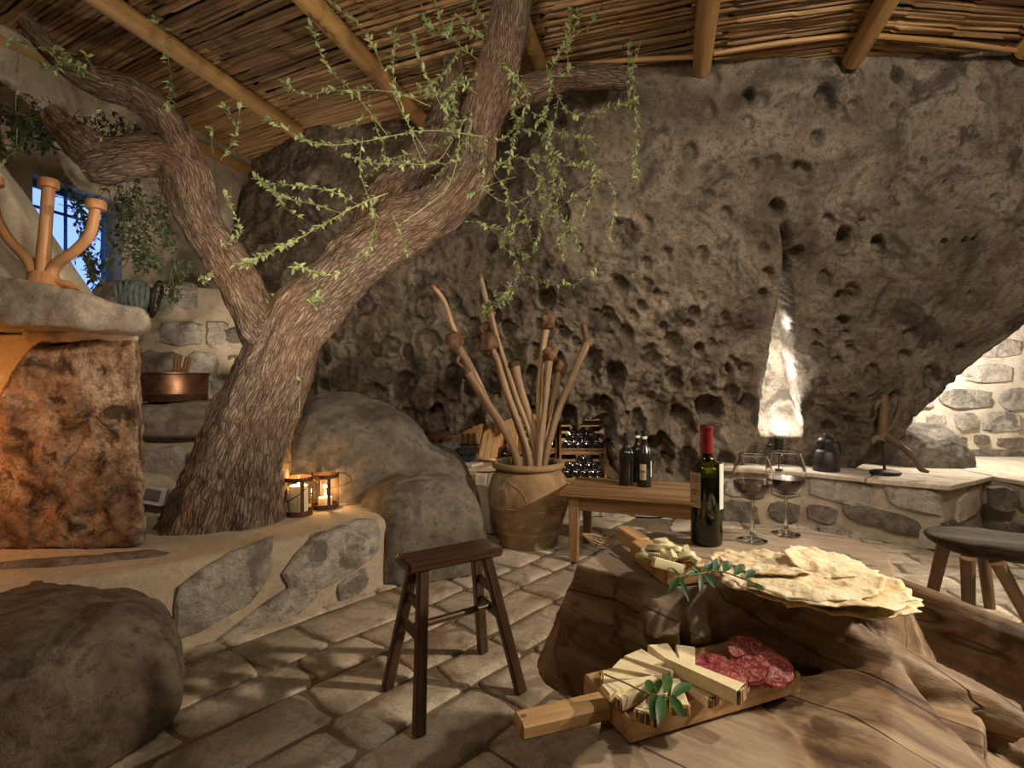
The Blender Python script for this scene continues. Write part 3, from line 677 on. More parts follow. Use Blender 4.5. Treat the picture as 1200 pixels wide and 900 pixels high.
# corner wall behind the tree and the copper pot
ca_, cb_ = (-2.46, 3.45), (-1.0, 4.30)
wc = masonry('wall_corner', [(-2.62, 3.36), ca_, cb_], 0.0, 1.66, M['mortar'], 0.03)
plc = vpl(ca_, cb_)
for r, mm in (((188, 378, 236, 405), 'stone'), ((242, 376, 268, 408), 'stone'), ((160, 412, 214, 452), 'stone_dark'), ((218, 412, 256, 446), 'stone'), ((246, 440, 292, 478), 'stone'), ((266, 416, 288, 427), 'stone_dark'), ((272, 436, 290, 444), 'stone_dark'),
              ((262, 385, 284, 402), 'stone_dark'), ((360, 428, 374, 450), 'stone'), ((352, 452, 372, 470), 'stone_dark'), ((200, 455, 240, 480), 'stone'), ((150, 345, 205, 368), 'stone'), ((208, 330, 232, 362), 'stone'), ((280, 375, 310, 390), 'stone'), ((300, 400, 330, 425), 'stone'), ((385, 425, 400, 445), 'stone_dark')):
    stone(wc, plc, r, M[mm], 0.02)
# blocks showing in the plaster of the left wall
plw = vpl(LW(2.0), LW(4.0))
for r in ((-30, 92, 46, 150), (52, 118, 90, 160), (150, 210, 176, 236), (182, 288, 206, 312), (205, 300, 226, 330), (168, 255, 196, 280)):
    stone(wl, plw, r, M['stone'], 0.006, skew=-0.0)

# ---- plastered ledge under the tree
LZ = 0.33
led = [(-2.90, 1.25), (-1.95, 1.45), (-1.64, 1.68), (-1.27, 1.96), (-0.97, 2.27), (-0.68, 2.56), (-0.63, 2.66), (-0.70, 2.80), (-1.0, 3.3), (-1.3, 3.6), (-2.36, 3.40)]
def rounded_prism(poly, z1, r=0.03, z0=-0.01, amp=0.006, sub=0.06):
    poly = np.array(poly, float); pts = []
    for k in range(len(poly)):
        a, b = poly[k], poly[(k + 1) % len(poly)]; n = max(int(np.linalg.norm(b - a) / sub), 1)
        pts += [lerp(a, b, i / n) for i in range(n)]
    pts = np.array(pts); n = len(pts); c = pts.mean(0)
    tg = np.roll(pts, -1, 0) - np.roll(pts, 1, 0); nn = np.column_stack([tg[:, 1], -tg[:, 0]]); nn /= np.linalg.norm(nn, axis=1)[:, None]
    V = []
    zz = list(np.linspace(z0, z1 - r, 6)); ins = [0.0] * 6
    for a in (30, 60, 90): zz.append(z1 - r + r * math.sin(math.radians(a))); ins.append(r * (1 - math.cos(math.radians(a))))
    for z, i_ in zip(zz, ins):
        q = pts - nn * i_; e = amp * fbm(np.column_stack([q * 5, np.full(n, z * 5)]), 3); q = q + nn * e[:, None]
        V += [(x, y, z) for x, y in q]
    m = len(zz); Fc = [(k * n + j, k * n + (j + 1) % n, k * n + n + (j + 1) % n, k * n + n + j) for k in range(m - 1) for j in range(n)] + [tuple((m - 1) * n + j for j in range(n))]
    return geo(V, Fc)
ledge = part('stone_ledge', rounded_prism(led, LZ, 0.035), M['mortar'], loc=(-1.0, 2.4, 0), label='plastered stone ledge carrying the olive tree and the two candle lanterns', cat='ledge')
pl1 = vpl((-1.27, 1.96), (-0.68, 2.56)); pl0 = vpl((-1.64, 1.68), (-1.27, 1.96))
stone(ledge, pl1, (204, 650, 318, 720), M['stone'], 0.022, skew=0.33, p=4.5)
stone(ledge, pl1, (334, 618, 446, 683), M['stone'], 0.022, skew=0.22, p=4.5)
stone(ledge, pl1, (240, 706, 372, 748), M['stone'], 0.018, skew=0.40, p=4)
stone(ledge, pl1, (396, 672, 430, 698), M['stone'], 0.014, skew=0.3)
for q in ((35, 655, 2.05, .16, .05), (90, 652, 2.08, .19, .05), (150, 646, 2.10, .14, .05)):
    c = G(q[0], q[1] + 6, LZ); part('stone', blob((c[0], c[1], LZ - 0.008), (q[3], q[4], 0.022), 3, 2.6, 0.15, 2, rotz=0.25, seed=q[0]), M['stone_dark'], ledge)
c = P(180, 600, 2.80); part('mortar_fillet', blob((c[0] - .02, c[1], LZ + .03), (.17, .12, .17), 4, 2.4, .08, 1.5, seed=31), M['mortar'], ledge, angle=180)
c = G(188, 600, LZ); part('stone', blob((c[0], c[1] + .05, LZ + 0.03), (0.045, 0.03, 0.05), 3, 2.6, 0.12, 2, seed=4), M['stone'], ledge)

# ---- fireplace: lichen pillar, mantel slab, plaster hood
fl = thing('fireplace', 'rustic fireplace with orange lit stone pillar, granite mantel slab and plaster hood', 'fireplace', (-1.9, 2.3, LZ))
def rough_block(pts, voxel, amp, freq, seed):
    V, Fc, Nn = remesh(hull(pts), voxel, 6); n = fbm(V * freq + seed, 4); V = V + Nn * (amp * n)[:, None]; return geo(V, Fc)
pil = [P(38, 404, 2.16), P(156, 396, 2.17), P(164, 396, 2.34), P(-60, 560, 2.14), P(-60, 648, 2.13), P(168, 640, 2.15), P(168, 634, 2.36)]
pil += [p + np.array([-0.30, 0.38, 0]) for p in pil[:2]] + [P(-60, 560, 2.14) + np.array([-.2, .38, 0]), P(-60, 648, 2.13) + np.array([-.2, .38, 0]), P(160, 640, 2.15) + np.array([-.26, .35, 0])]
part('pillar', rough_block(pil, 0.014, 0.016, 9, 2.0), M['pillar'], fl, angle=180, label='orange lichen stained stone pillar')
part('pillar_cap', rough_block([P(28, 404, 2.18), P(28, 386, 2.18), P(160, 386, 2.16), P(163, 400, 2.16), P(160, 386, 2.4), P(160, 402, 2.4), P(20, 404, 2.55), P(20, 386, 2.55)], 0.012, 0.008, 10, 5.0), M['mortar'], fl, angle=180)
part('firebox_wall', rounded_prism([(-3.0, 2.32), (-2.02, 2.32), (-2.02, 2.60), (-2.8, 2.60)], 1.22, 0.01, LZ), M['hood'], fl)
man = [P(-140, 300, 2.02), P(0, 322, 2.0), P(60, 333, 2.0), P(120, 352, 2.02), P(168, 361, 2.06), P(174, 372, 2.06), P(172, 382, 2.07), P(156, 391, 2.07), P(60, 384, 2.0), P(-140, 372, 2.0)]
man += [p + np.array([-0.10, 0.16, 0.0]) for p in man[3:7]] + [p + np.array([-0.46, 0.62, 0.0]) for p in man]
part('mantel_slab', rough_block(man, 0.014, 0.012, 7, 8.0), M['mantel'], fl, angle=180, label='thick rough granite mantel slab')
hb = [(-3.4, 2.22, 1.30), (-1.80, 2.22, 1.30), (-3.4, 2.75, 1.30), (-2.06, 2.75, 1.30), (-3.4, 2.46, 2.86), (-2.92, 2.46, 2.86), (-3.4, 2.75, 2.86), (-3.2, 2.75, 2.86)]
part('hood', rough_block(hb, 0.03, 0.004, 5, 1.0), M['hood'], fl, angle=180, label='sloping cream plaster hood')

# ---- masonry step that carries the copper pot
st_ = masonry('wall_step', [(-2.5, 2.86), (-1.62, 2.86), (-1.5, 3.2)], LZ, 0.80, M['mortar'], 0.02)
pls = vpl((-2.5, 2.86), (-1.62, 2.86))
part('stone', blob((-1.86, 3.05, 0.79), (0.36, 0.26, 0.115), 4, 3.0, 0.10, 1.6, seed=3.3), M['mantel'], st_, angle=180)
stone(st_, pls, (168, 524, 222, 585), M['stone'], 0.06); stone(st_, pls, (224, 528, 250, 560), M['stone_dark'], 0.05); stone(st_, pls, (120, 520, 164, 580), M['stone'], 0.05)

# ---- free boulders
def boulder(parts, voxel, amp, freq, seed, m, name, label, loc):
    V, Fc, Nn = remesh(join(parts), voxel, 10); V = V + Nn * (amp * fbm(V * freq + seed, 4) + amp * 0.18 * fbm(V * freq * 7, 3))[:, None]
    V[:, 2] = np.maximum(V[:, 2], 0.0)
    return part(name, geo(V, Fc), m, loc=loc, angle=180, label=label, cat='boulder')
boulder([blob((-1.14, 3.46, 0.32), (0.66, 0.50, 0.61), 4, 2.3, 0.05, 1.5, seed=1), blob((-0.68, 3.48, 0.18), (0.46, 0.42, 0.44), 4, 2.2, 0.05, 1.5, seed=2), blob((-0.52, 3.02, 0.10), (0.36, 0.38, 0.385), 4, 2.6, 0.05, 1.5, rotz=0.5, seed=5)],
        0.018, 0.022, 4.0, 3.0, M['boulder'], 'boulder', 'large grey granite boulder rising behind the lanterns, between tree and clay jar', (-0.8, 3.0, 0))
boulder([blob((-1.56, 1.50, 0.05), (0.50, 0.45, 0.285), 4, 4.0, 0.05, 1.3, rotz=0.72, seed=7)], 0.016, 0.018, 5.0, 6.0, M['boulder2'], 'boulder', 'dark brown squarish boulder in front of the fireplace ledge', (-1.6, 1.4, 0))
boulder([blob((-0.10, 3.80, 0.10), (0.16, 0.13, 0.15), 4, 2.3, 0.06, 1.5, seed=9), blob((-0.22, 3.64, 0.10), (0.15, 0.14, 0.21), 4, 2.3, 0.06, 1.5, seed=11)], 0.016, 0.012, 6.0, 6.0, M['plaster'], 'boulder', 'pale rounded stone half hidden behind the clay jar', (-0.18, 3.7, 0))

# ---- wine niche under the rock
nl = masonry('wall_niche', [(-1.1, 4.02), (-0.12, 4.06), (-0.08, 4.5)], 0.0, 0.340, M['mortar'], 0.015)
part('lower_face', geo([(-0.12, 4.08, 0), (1.0, 4.08, 0), (1.0, 4.08, 0.21), (-0.12, 4.08, 0.21)], [(0, 1, 2, 3)]), M['mortar'], nl)
pln = vpl((-1.1, 4.02), (-0.12, 4.06))
for r in ((560, 556, 569, 585), (571, 552, 590, 585), (530, 585, 556, 610), (505, 560, 526, 590)): stone(nl, pln, r, M['stone'], 0.012)
part('shelf_slab', prism([(-1.2, 3.99), (-0.10, 4.03), (-0.10, 5.2), (-1.2, 5.2)], 0.335, 0.362), M['slab'], nl, smooth=False)
part('shelf_slab', prism([(-0.10, 4.03), (1.05, 4.06), (1.05, 5.2), (-0.10, 5.2)], 0.20, 0.24), M['slab'], nl, smooth=False)
part('niche_back', geo([(-1.3, 4.95, 0.2), (1.15, 4.95, 0.2), (1.15, 4.95, 1.0), (-1.3, 4.95, 1.0)], [(0, 1, 2, 3)]), M['mortar'], nl)

# ---- stone bench on the right
BZ = 0.40
bp = [(1.42, 3.93), (1.52, 3.91), (1.62, 3.86), (1.96, 3.68), (2.58, 3.17), (3.12, 3.49), (3.20, 3.28), (4.3, 3.05)]
bench = masonry('stone_bench', bp, 0.0, BZ - 0.02, M['mortar_grey'], 0.02, kind=None, label='mortared stone bench running along the foot of the rock under the black jug', cat='bench')
bench.location = (2.2, 3.5, 0); bench.data.transform(Matrix.Translation((-2.2, -3.5, 0)))
def slab(poly):
    g = rounded_prism(poly, BZ, 0.008, BZ - 0.028, 0.004, 0.05); part('cap_slab', g, M['slab'], bench, angle=50)
def off(p, q): return p
slab([(1.50, 3.84), (1.94, 3.645), (2.25, 3.38), (2.50, 3.62), (2.2, 4.3), (1.6, 4.3)])
slab([(2.26, 3.37), (2.58, 3.12), (2.86, 3.28), (2.60, 3.62), (2.51, 3.61)])
slab([(2.87, 3.285), (3.17, 3.47), (3.1, 4.4), (2.3, 4.4), (2.51, 3.63), (2.61, 3.63)])
slab([(3.18, 3.24), (4.3, 3.0), (4.3, 4.6), (3.12, 4.6), (3.13, 3.5)])
wb = masonry('wall_base', [(0.40, 4.02), (1.05, 3.98), (1.50, 3.90)], 0.0, 0.20, M['mortar_grey'], 0.02); plq = vpl((0.40, 4.02), (1.05, 3.98)); plq2 = vpl((1.05, 3.98), (1.50, 3.90))
plb = [vpl(bp[k], bp[k + 1]) for k in range(7)]
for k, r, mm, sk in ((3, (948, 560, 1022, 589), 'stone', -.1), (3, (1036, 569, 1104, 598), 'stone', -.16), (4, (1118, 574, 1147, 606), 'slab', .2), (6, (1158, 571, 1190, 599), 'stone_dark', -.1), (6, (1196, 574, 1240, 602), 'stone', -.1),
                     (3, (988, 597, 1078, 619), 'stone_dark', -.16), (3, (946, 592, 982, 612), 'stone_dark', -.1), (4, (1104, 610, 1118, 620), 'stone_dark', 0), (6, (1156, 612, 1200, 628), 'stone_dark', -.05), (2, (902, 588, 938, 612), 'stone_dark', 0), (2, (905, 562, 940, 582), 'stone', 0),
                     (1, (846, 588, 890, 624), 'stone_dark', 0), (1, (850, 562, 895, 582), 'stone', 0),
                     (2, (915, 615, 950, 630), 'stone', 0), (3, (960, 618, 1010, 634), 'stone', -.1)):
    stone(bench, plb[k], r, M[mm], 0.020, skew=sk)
for k, r, mm in ((plq2, (790, 590, 838, 618), 'stone_dark'), (plq, (735, 586, 782, 606), 'stone'), (plq, (704, 588, 732, 606), 'stone'), (plq, (690, 606, 740, 616), 'stone_dark'), (plq, (672, 588, 700, 606), 'stone'), (plq2, (770, 572, 800, 586), 'stone')): stone(wb, k, r, M[mm], 0.016)
boulder([blob((3.02, 4.02, 0.40), (0.36, 0.24, 0.33), 4, 2.2, 0.10, 1.5, rotz=-0.4, seed=13)], 0.016, 0.02, 6.0, 6.0, M['boulder'], 'boulder', 'wedge of grey rock sitting on the bench behind the root sculpture', (3.0, 4.0, 0.4))

# ---- stone wall lit inside the arch
wa = masonry('wall_arch', [(2.45, 4.55), (4.4, 4.35)], 0.38, 2.6, M['mortar_pale'], 0.02)
pla = vpl((2.45, 4.55), (4.4, 4.35))
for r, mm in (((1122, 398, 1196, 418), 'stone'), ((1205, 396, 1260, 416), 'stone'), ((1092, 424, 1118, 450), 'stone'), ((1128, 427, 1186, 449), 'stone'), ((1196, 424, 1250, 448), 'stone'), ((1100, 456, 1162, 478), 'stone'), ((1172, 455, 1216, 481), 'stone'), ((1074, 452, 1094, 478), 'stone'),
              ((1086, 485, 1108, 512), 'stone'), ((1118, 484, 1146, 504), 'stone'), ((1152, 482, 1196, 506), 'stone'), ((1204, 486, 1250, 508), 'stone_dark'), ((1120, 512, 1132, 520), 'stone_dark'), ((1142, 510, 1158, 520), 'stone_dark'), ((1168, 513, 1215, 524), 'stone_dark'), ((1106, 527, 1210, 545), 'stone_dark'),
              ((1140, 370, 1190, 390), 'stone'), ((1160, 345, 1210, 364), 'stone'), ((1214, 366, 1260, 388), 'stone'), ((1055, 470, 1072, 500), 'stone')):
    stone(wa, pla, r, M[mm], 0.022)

# ================================================================== OBJECTS
# ---- olive tree
base = G(268, 606, LZ)
tree = thing('olive_tree', 'old gnarled olive tree with two thick twisting limbs growing out of the ledge', 'tree', base)
def limb(name, pts, n=44, steps=90, seed=0.0, amp=0.11, label=None):
    q = [P(a, b, y) for a, b, y, r in pts]; rad = [r / F * y for a, b, y, r in pts]
    R0 = float(np.mean(rad))
    def disp(t):
        s = t * np.array([1, 1, 0.30]); return amp * fbm(s * 9 + seed, 3) + 0.09 * fbm(s * 34 + seed, 2) + 0.08 * pnoise(t * 3.2 + seed)
    return part(name, tube(q, rad, n, steps, True, disp, R0), M['bark'], tree, angle=180, label=label)
trunk = limb('trunk', [(256, 640, 2.60, 74), (266, 606, 2.61, 62), (278, 560, 2.64, 55), (296, 500, 2.68, 48), (316, 450, 2.72, 43), (334, 405, 2.75, 39), (350, 372, 2.77, 35), (380, 342, 2.80, 33)], seed=1, amp=0.13, n=64, steps=110)
limb('right_limb', [(340, 395, 2.76, 34), (378, 345, 2.80, 33), (420, 305, 2.85, 35), (465, 272, 2.88, 34), (512, 246, 2.86, 31), (546, 208, 2.83, 28), (562, 155, 2.76, 25), (578, 95, 2.66, 24), (594, 40, 2.52, 23), (606, -50, 2.24, 22)], seed=4, n=56, steps=130)
limb('left_limb', [(328, 400, 2.75, 30), (312, 385, 2.75, 29), (292, 352, 2.74, 24), (266, 308, 2.72, 24), (240, 268, 2.70, 24), (226, 236, 2.68, 26), (216, 205, 2.66, 27), (192, 184, 2.62, 24), (150, 186, 2.56, 24), (118, 192, 2.52, 24), (98, 196, 2.50, 17)], seed=7, n=56, steps=120)
limb('upper_limb', [(222, 205, 2.66, 18), (216, 176, 2.63, 17), (196, 142, 2.58, 16), (160, 112, 2.54, 18), (122, 98, 2.50, 18), (90, 84, 2.46, 15), (62, 62, 2.42, 12), (40, 38, 2.38, 11), (28, 24, 2.36, 9)], seed=9, n=40, steps=90)
limb('limb_stub', [(128, 190, 2.52, 20), (102, 172, 2.50, 22), (78, 152, 2.48, 17), (60, 132, 2.46, 13)], seed=12, steps=40, n=40)
limb('rear_limb', [(430, 290, 2.92, 26), (450, 235, 2.98, 23), (487, 195, 3.02, 20), (513, 160, 3.05, 18), (528, 100, 3.05, 15), (531, 50, 3.0, 12), (528, 10, 2.95, 10)], seed=15, n=40)
limb('sawn_branch', [(578, 116, 2.70, 17), (620, 104, 2.78, 16), (660, 92, 2.88, 15), (700, 91, 2.93, 14.5), (729, 92, 2.96, 14)], seed=18, steps=50, n=36)
limb('limb_stub', [(208, 232, 2.67, 12), (196, 218, 2.64, 8), (188, 211, 2.62, 5)], seed=20, steps=14, n=20)
for a, b, y, r, dx, dy in ((97, 197, 2.498, 13, -.5, -.3), (730, 92, 2.958, 12.5, 1, 0.1), (607, 30, 2.41, 8, .5, -.9)):
    c = P(a, b, y); dd = np.array([dx, dy, -0.3 if dx < 0 else 0]); dd = dd / np.linalg.norm(dd) * 0.012; part('cut_end', tube([c - dd, c, c + dd * 0.6], [r / F * y, r / F * y, r / F * y * 0.9], 20), M['cutwood'], tree)

# ---- leafy shoots of the tree
def leaf_geo(p, d, up, L, W, fold=0.25):
    d = d / np.linalg.norm(d); s = np.cross(d, up); s /= np.linalg.norm(s) + 1e-9; n = np.cross(s, d)
    V = [p, p + d * L * .35 + s * W / 2 + n * W * fold, p + d * L * .35 - n * 0, p + d * L * .35 - s * W / 2 + n * W * fold, p + d * L * .75 + s * W * .32 + n * W * fold * .5, p + d * L * .75 - s * W * .32 + n * W * fold * .5, p + d * L]
    return geo(V, [(0, 2, 1), (0, 3, 2), (1, 2, 4), (2, 3, 5), (2, 6, 4), (2, 5, 6)])
def shoot(parent, pts, Y, r=0.0022, density=1.0, leafL=0.026, ms=None, ml=None, endY=None, name='shoot', seed=None):
    ms = ms or M['stem']; ml = ml or M['leaf']
    ny = len(pts); q = [P(a, b, lerp(Y, endY if endY else Y, k / max(ny - 1, 1)) + random.uniform(-.04, .04)) for k, (a, b) in enumerate(pts)]
    path, rad = smooth_path(q, np.linspace(r, r * 0.45, ny), 8 * ny)
    st = part(name, tube(path, rad, 5), ms, parent, angle=180)
    L = np.linalg.norm(np.diff(path, axis=0), axis=1).sum(); n = int(L / 0.016 * density); gl = []
    for k in range(n):
        t = random.uniform(0.06, 1.0) ** 0.85; i = min(int(t * (len(path) - 1)), len(path) - 2); p = lerp(path[i], path[i + 1], random.random())
        tg = path[i + 1] - path[i]; tg /= np.linalg.norm(tg) + 1e-9
        dr = tg * 0.55 + np.array([random.gauss(0, 1), random.gauss(0, 1), random.gauss(0, .8)]) * 0.6
        ll = leafL * random.uniform(0.55, 1.25); gl.append(leaf_geo(p, dr, np.array([random.gauss(0, .5), random.gauss(0, .5), 1.0]), ll, ll * 0.46))
    if gl: part('leaves', join(gl), ml, st, smooth=True, angle=180, kind='stuff')
    return st
SH = [  # explicit sprays read from the photograph: points, depth, stem radius, leaf density
 ([(566, 160), (500, 153), (430, 165), (385, 170), (350, 160), (315, 140)], 2.55, .0048, 1.2), ([(455, 226), (420, 240), (380, 262), (340, 285), (305, 300), (285, 312)], 2.50, .0045, 1.5),
 ([(420, 240), (390, 225), (350, 218), (305, 214)], 2.50, .0026, 1.3), ([(400, 250), (370, 240), (335, 232), (318, 222), (300, 208)], 2.48, .0026, 1.4), ([(340, 285), (325, 290), (300, 305), (276, 310)], 2.47, .002, 1.8),
 ([(470, 262), (520, 225), (535, 190), (540, 150), (548, 135)], 2.62, .0048, .5), ([(505, 125), (460, 108), (400, 106), (355, 110), (333, 96)], 2.5, .0032, 1.0), ([(455, 160), (420, 115), (390, 85), (375, 60), (364, 27)], 2.48, .0028, .9),
 ([(500, 180), (470, 130), (440, 60), (420, 30), (388, 5)], 2.5, .0032, .8), ([(495, 190), (480, 150), (462, 95), (462, 55), (463, 38)], 2.52, .0026, .9), ([(520, 130), (500, 90), (488, 60), (485, 40)], 2.55, .0028, 1.0),
 ([(530, 165), (510, 190), (470, 192), (430, 190), (400, 180)], 2.55, .0036, .7), ([(425, 160), (422, 200), (435, 240), (440, 262), (430, 300)], 2.5, .0026, .9), ([(440, 262), (435, 285), (425, 300), (400, 318), (380, 324)], 2.5, .0032, .7),
 ([(380, 324), (365, 318), (350, 312), (343, 315)], 2.5, .002, 2.2), ([(310, 214), (322, 225), (330, 240), (352, 255)], 2.47, .002, 1.4), ([(460, 252), (467, 270), (475, 290), (478, 300)], 2.6, .002, .9),
 ([(545, 60), (520, 30), (510, 0), (512, -20)], 2.6, .003, 1.8), ([(560, 70), (540, 60), (520, 85), (505, 100), (490, 105)], 2.6, .003, 1.9), ([(555, 40), (535, 20), (520, 40), (500, 30), (495, 10)], 2.6, .0026, 1.9),
 ([(600, 60), (572, 35), (560, 10), (550, -10)], 2.55, .0028, 1.4), ([(600, 80), (580, 50), (565, 45), (545, 35)], 2.55, .0028, 1.8), ([(620, 115), (605, 95), (590, 70), (582, 40)], 2.55, .003, 1.3),
 ([(560, 110), (535, 100), (522, 125), (528, 150)], 2.6, .0026, 2.2), ([(545, 80), (530, 110), (534, 140), (528, 160)], 2.6, .0026, 2.4), ([(575, 90), (545, 95), (520, 110), (500, 112)], 2.6, .0026, 2.0),
 ([(640, 87), (665, 88), (665, 60), (672, 40), (680, 0), (684, -20)], 2.6, .0032, 1.4), ([(672, 42), (690, 30), (700, 15), (707, 0)], 2.58, .0028, .6), ([(640, 90), (655, 65), (665, 45), (670, 5)], 2.58, .0026, 1.6),
 ([(640, 75), (645, 100), (640, 130), (628, 145)], 2.6, .0026, 1.5), ([(610, 95), (618, 110), (612, 140), (600, 170), (596, 200)], 2.6, .003, 1.6), ([(605, 70), (608, 100), (602, 125), (608, 150)], 2.58, .0026, 1.5),
 ([(570, 215), (590, 190), (620, 185), (655, 185), (690, 195)], 2.65, .0032, 1.2), ([(565, 220), (585, 235), (605, 238), (630, 220), (636, 200)], 2.62, .003, .5), ([(650, 105), (665, 130), (690, 135), (720, 125), (745, 118)], 2.7, .003, 1.5),
 ([(740, 60), (742, 100), (746, 140), (745, 190), (745, 210)], 2.75, .0028, 1.3), ([(735, 130), (738, 100), (736, 70), (738, 55)], 2.72, .0022, .7), ([(752, 45), (742, 80), (735, 105), (740, 125)], 2.74, .0022, .8),
 ([(545, 260), (565, 262), (600, 280), (615, 300)], 2.7, .002, .9), ([(600, 150), (640, 160), (650, 200), (640, 250), (625, 290)], 2.68, .0026, 1.6), ([(690, 135), (680, 165), (700, 200), (690, 225)], 2.72, .0024, 1.2),
 ([(655, 110), (650, 140), (640, 160), (645, 190)], 2.66, .0026, 1.8), ([(690, 190), (720, 225), (710, 290), (680, 330), (650, 333), (620, 325)], 2.72, .002, .6), ([(620, 235), (600, 270), (590, 290), (615, 300)], 2.68, .002, 1.3),
 ([(600, 290), (608, 318), (595, 345), (575, 368)], 2.7, .003, .6), ([(600, 330), (590, 350), (572, 358), (570, 366)], 2.7, .002, 3.0), ([(580, 340), (585, 350), (592, 352), (600, 345)], 2.7, .002, 3.0),
 ([(195, 40), (196, 60), (200, 90), (200, 110), (198, 130)], 2.35, .0024, 1.3), ([(195, 42), (188, 30), (180, 26)], 2.35, .002, 2.0), ([(258, 188), (270, 170), (278, 150), (282, 120)], 2.5, .002, 1.2), ([(278, 150), (270, 140), (263, 125)], 2.5, .0018, 1.6),
 ([(115, 85), (105, 75), (102, 65)], 2.4, .0018, 1.5), ([(0, 58), (20, 50), (50, 58), (75, 60), (95, 80)], 2.3, .0024, 1.2), ([(80, 60), (70, 75), (60, 82), (48, 78)], 2.35, .0022, 3.5), ([(60, 62), (75, 72), (90, 78), (98, 84)], 2.35, .0022, 3.0),
 ([(352, 470), (350, 490), (352, 450), (354, 440)], 2.60, .003, .05), ([(250, 180), (248, 165), (247, 150)], 2.5, .0018, .8), ([(275, 285), (282, 270), (272, 245), (262, 228)], 2.5, .0018, 1.0), ([(255, 285), (270, 283), (282, 268)], 2.5, .0018, 1.2),
 ([(368, 360), (370, 352), (372, 345)], 2.6, .0016, 3.0), ([(235, 320), (240, 330), (248, 322)], 2.6, .0016, 2.5), ([(372, 362), (366, 355), (376, 350)], 2.6, .0016, 3.0)]
for pts, Y, r, dn in SH: shoot(tree, pts, Y, r * 0.62, dn * 1.5 + .25, 0.031)
for k in range(26):   # the tangle in front of and behind the right limb
    x, y = random.choice([(610, 130), (640, 170), (660, 200), (620, 200), (680, 230), (530, 110), (545, 140), (650, 260), (600, 230), (440, 130), (470, 160)])
    x += random.uniform(-25, 25); y += random.uniform(-25, 25); a = random.uniform(0.2, 2.9); pts = [(x, y)]
    for j in range(3):
        x += math.cos(a) * 22; y += abs(math.sin(a)) * 22 - 4; a += random.uniform(-.6, .6); pts.append((x, y))
    shoot(tree, pts, random.uniform(2.56, 2.74), .0014, 1.8, 0.027)

# ---- dark creeper around the window
ivy = thing('window_creeper', 'dark green leafy creeper hanging around the small blue window', 'creeper', lwp(3.3, 1.6, 0.05))
for k in range(34):
    x = random.uniform(118, 205); y = random.uniform(196, 240); pts = [(x, y)]
    for j in range(4):
        x += random.uniform(-16, 16); y += random.uniform(12, 34)
        if x > 150 and y > 320: y = 320
        pts.append((min(x, 222), min(y, 345)))
    shoot(ivy, pts, random.uniform(2.75, 2.98), .0018, 1.1, 0.034, M['ivy_stem'], M['ivy'])
for pts in ([(72, 212), (85, 235), (100, 262), (98, 300), (112, 330)], [(90, 225), (94, 260), (100, 290), (108, 320)], [(118, 240), (108, 270), (98, 285), (90, 300)], [(120, 290), (110, 310), (104, 322), (112, 335)], [(70, 235), (88, 240), (105, 232)], [(205, 300), (200, 330), (205, 345), (190, 350)], [(180, 330), (200, 336), (215, 328), (222, 314)]):
    for rep in range(3): shoot(ivy, [(a + random.uniform(-5, 5), b + random.uniform(-5, 5)) for a, b in pts], random.uniform(2.84, 2.95), .0018, 1.3, 0.036, M['ivy_stem'], M['ivy'])
ivy2 = thing('wall_creeper', 'dark creeper trailing behind the sawn branch stub under the reed eave', 'creeper', lwp(2.6, 1.9, 0.05))
for k in range(40):
    x = random.uniform(-40, 60); y = random.uniform(108, 140); pts = [(x, y)]
    for j in range(3): x += random.uniform(-18, 22); y += random.uniform(5, 22); pts.append((x, y))
    shoot(ivy2, pts, random.uniform(2.45, 2.62), .0018, 1.2, 0.036, M['ivy_stem'], M['ivy'])
for k in range(22):
    x = random.uniform(60, 175); y = 122 + (x - 60) * 0.18 + random.uniform(-8, 14); pts = [(x, y), (x + random.uniform(-10, 14), y + 12), (x + random.uniform(-12, 16), y + 26)]
    shoot(ivy2, pts, random.uniform(2.62, 2.75), .0018, 1.3, 0.032, M['ivy_stem'], M['ivy'])
for pts in ([(20, 150), (18, 175), (8, 185), (2, 195)], [(18, 130), (20, 90), (22, 60)], [(130, 135), (125, 155), (118, 160)], [(115, 150), (112, 130), (116, 118)]): shoot(ivy2, pts, 2.42, .002, .6, 0.026)

# ---- carved branch candelabra on the mantel
cb = thing('branch_candelabra', 'three armed wooden candelabra made from a forked branch on the mantel slab', 'candelabra', P(52, 330, 2.16))
YC = 2.16
part('arm', tube([P(50, 330, YC), P(51, 300, YC), P(54, 260, YC), P(57, 218, YC)], [.028, .025, .022, .022], 16, 30), M['candelabra'], cb)
part('arm', tube([P(58, 326, YC), P(66, 310, YC), P(90, 292, YC - .02), P(106, 272, YC - .03), P(112, 240, YC - .03)], [.026, .022, .020, .020, .019], 16, 40), M['candelabra'], cb)
part('arm', tube([P(42, 326, YC), P(34, 306, YC), P(10, 280, YC + .02), P(-6, 250, YC + .03), P(-8, 214, YC + .03)], [.026, .022, .020, .020, .019], 16, 40), M['candelabra'], cb)
for a, b, y in ((57, 216, YC), (112.5, 241, YC - .03), (-8, 213, YC + .03)):
    c = P(a, b, y); part('cup', lathe([(0.0, -0.016), (.034, -0.016), (.036, -0.012), (.036, 0.016), (.033, 0.02), (.024, 0.02), (.022, 0.006), (0, 0.006)], 20, c), M['candelabra'], cb)
part('foot', tube([P(52, 328, YC) + [0, 0, 0.03], P(52, 330, YC) + [0, 0, -.006], P(52, 331, YC) + [0, 0, -.03]], [.045, .06, .085], 18, 8), M['candelabra'], cb)
part('foot', tube([P(56, 330, YC), P(76, 333, YC), P(94, 339, YC)], [.022, .018, .008], 10, 10), M['candelabra'], cb)

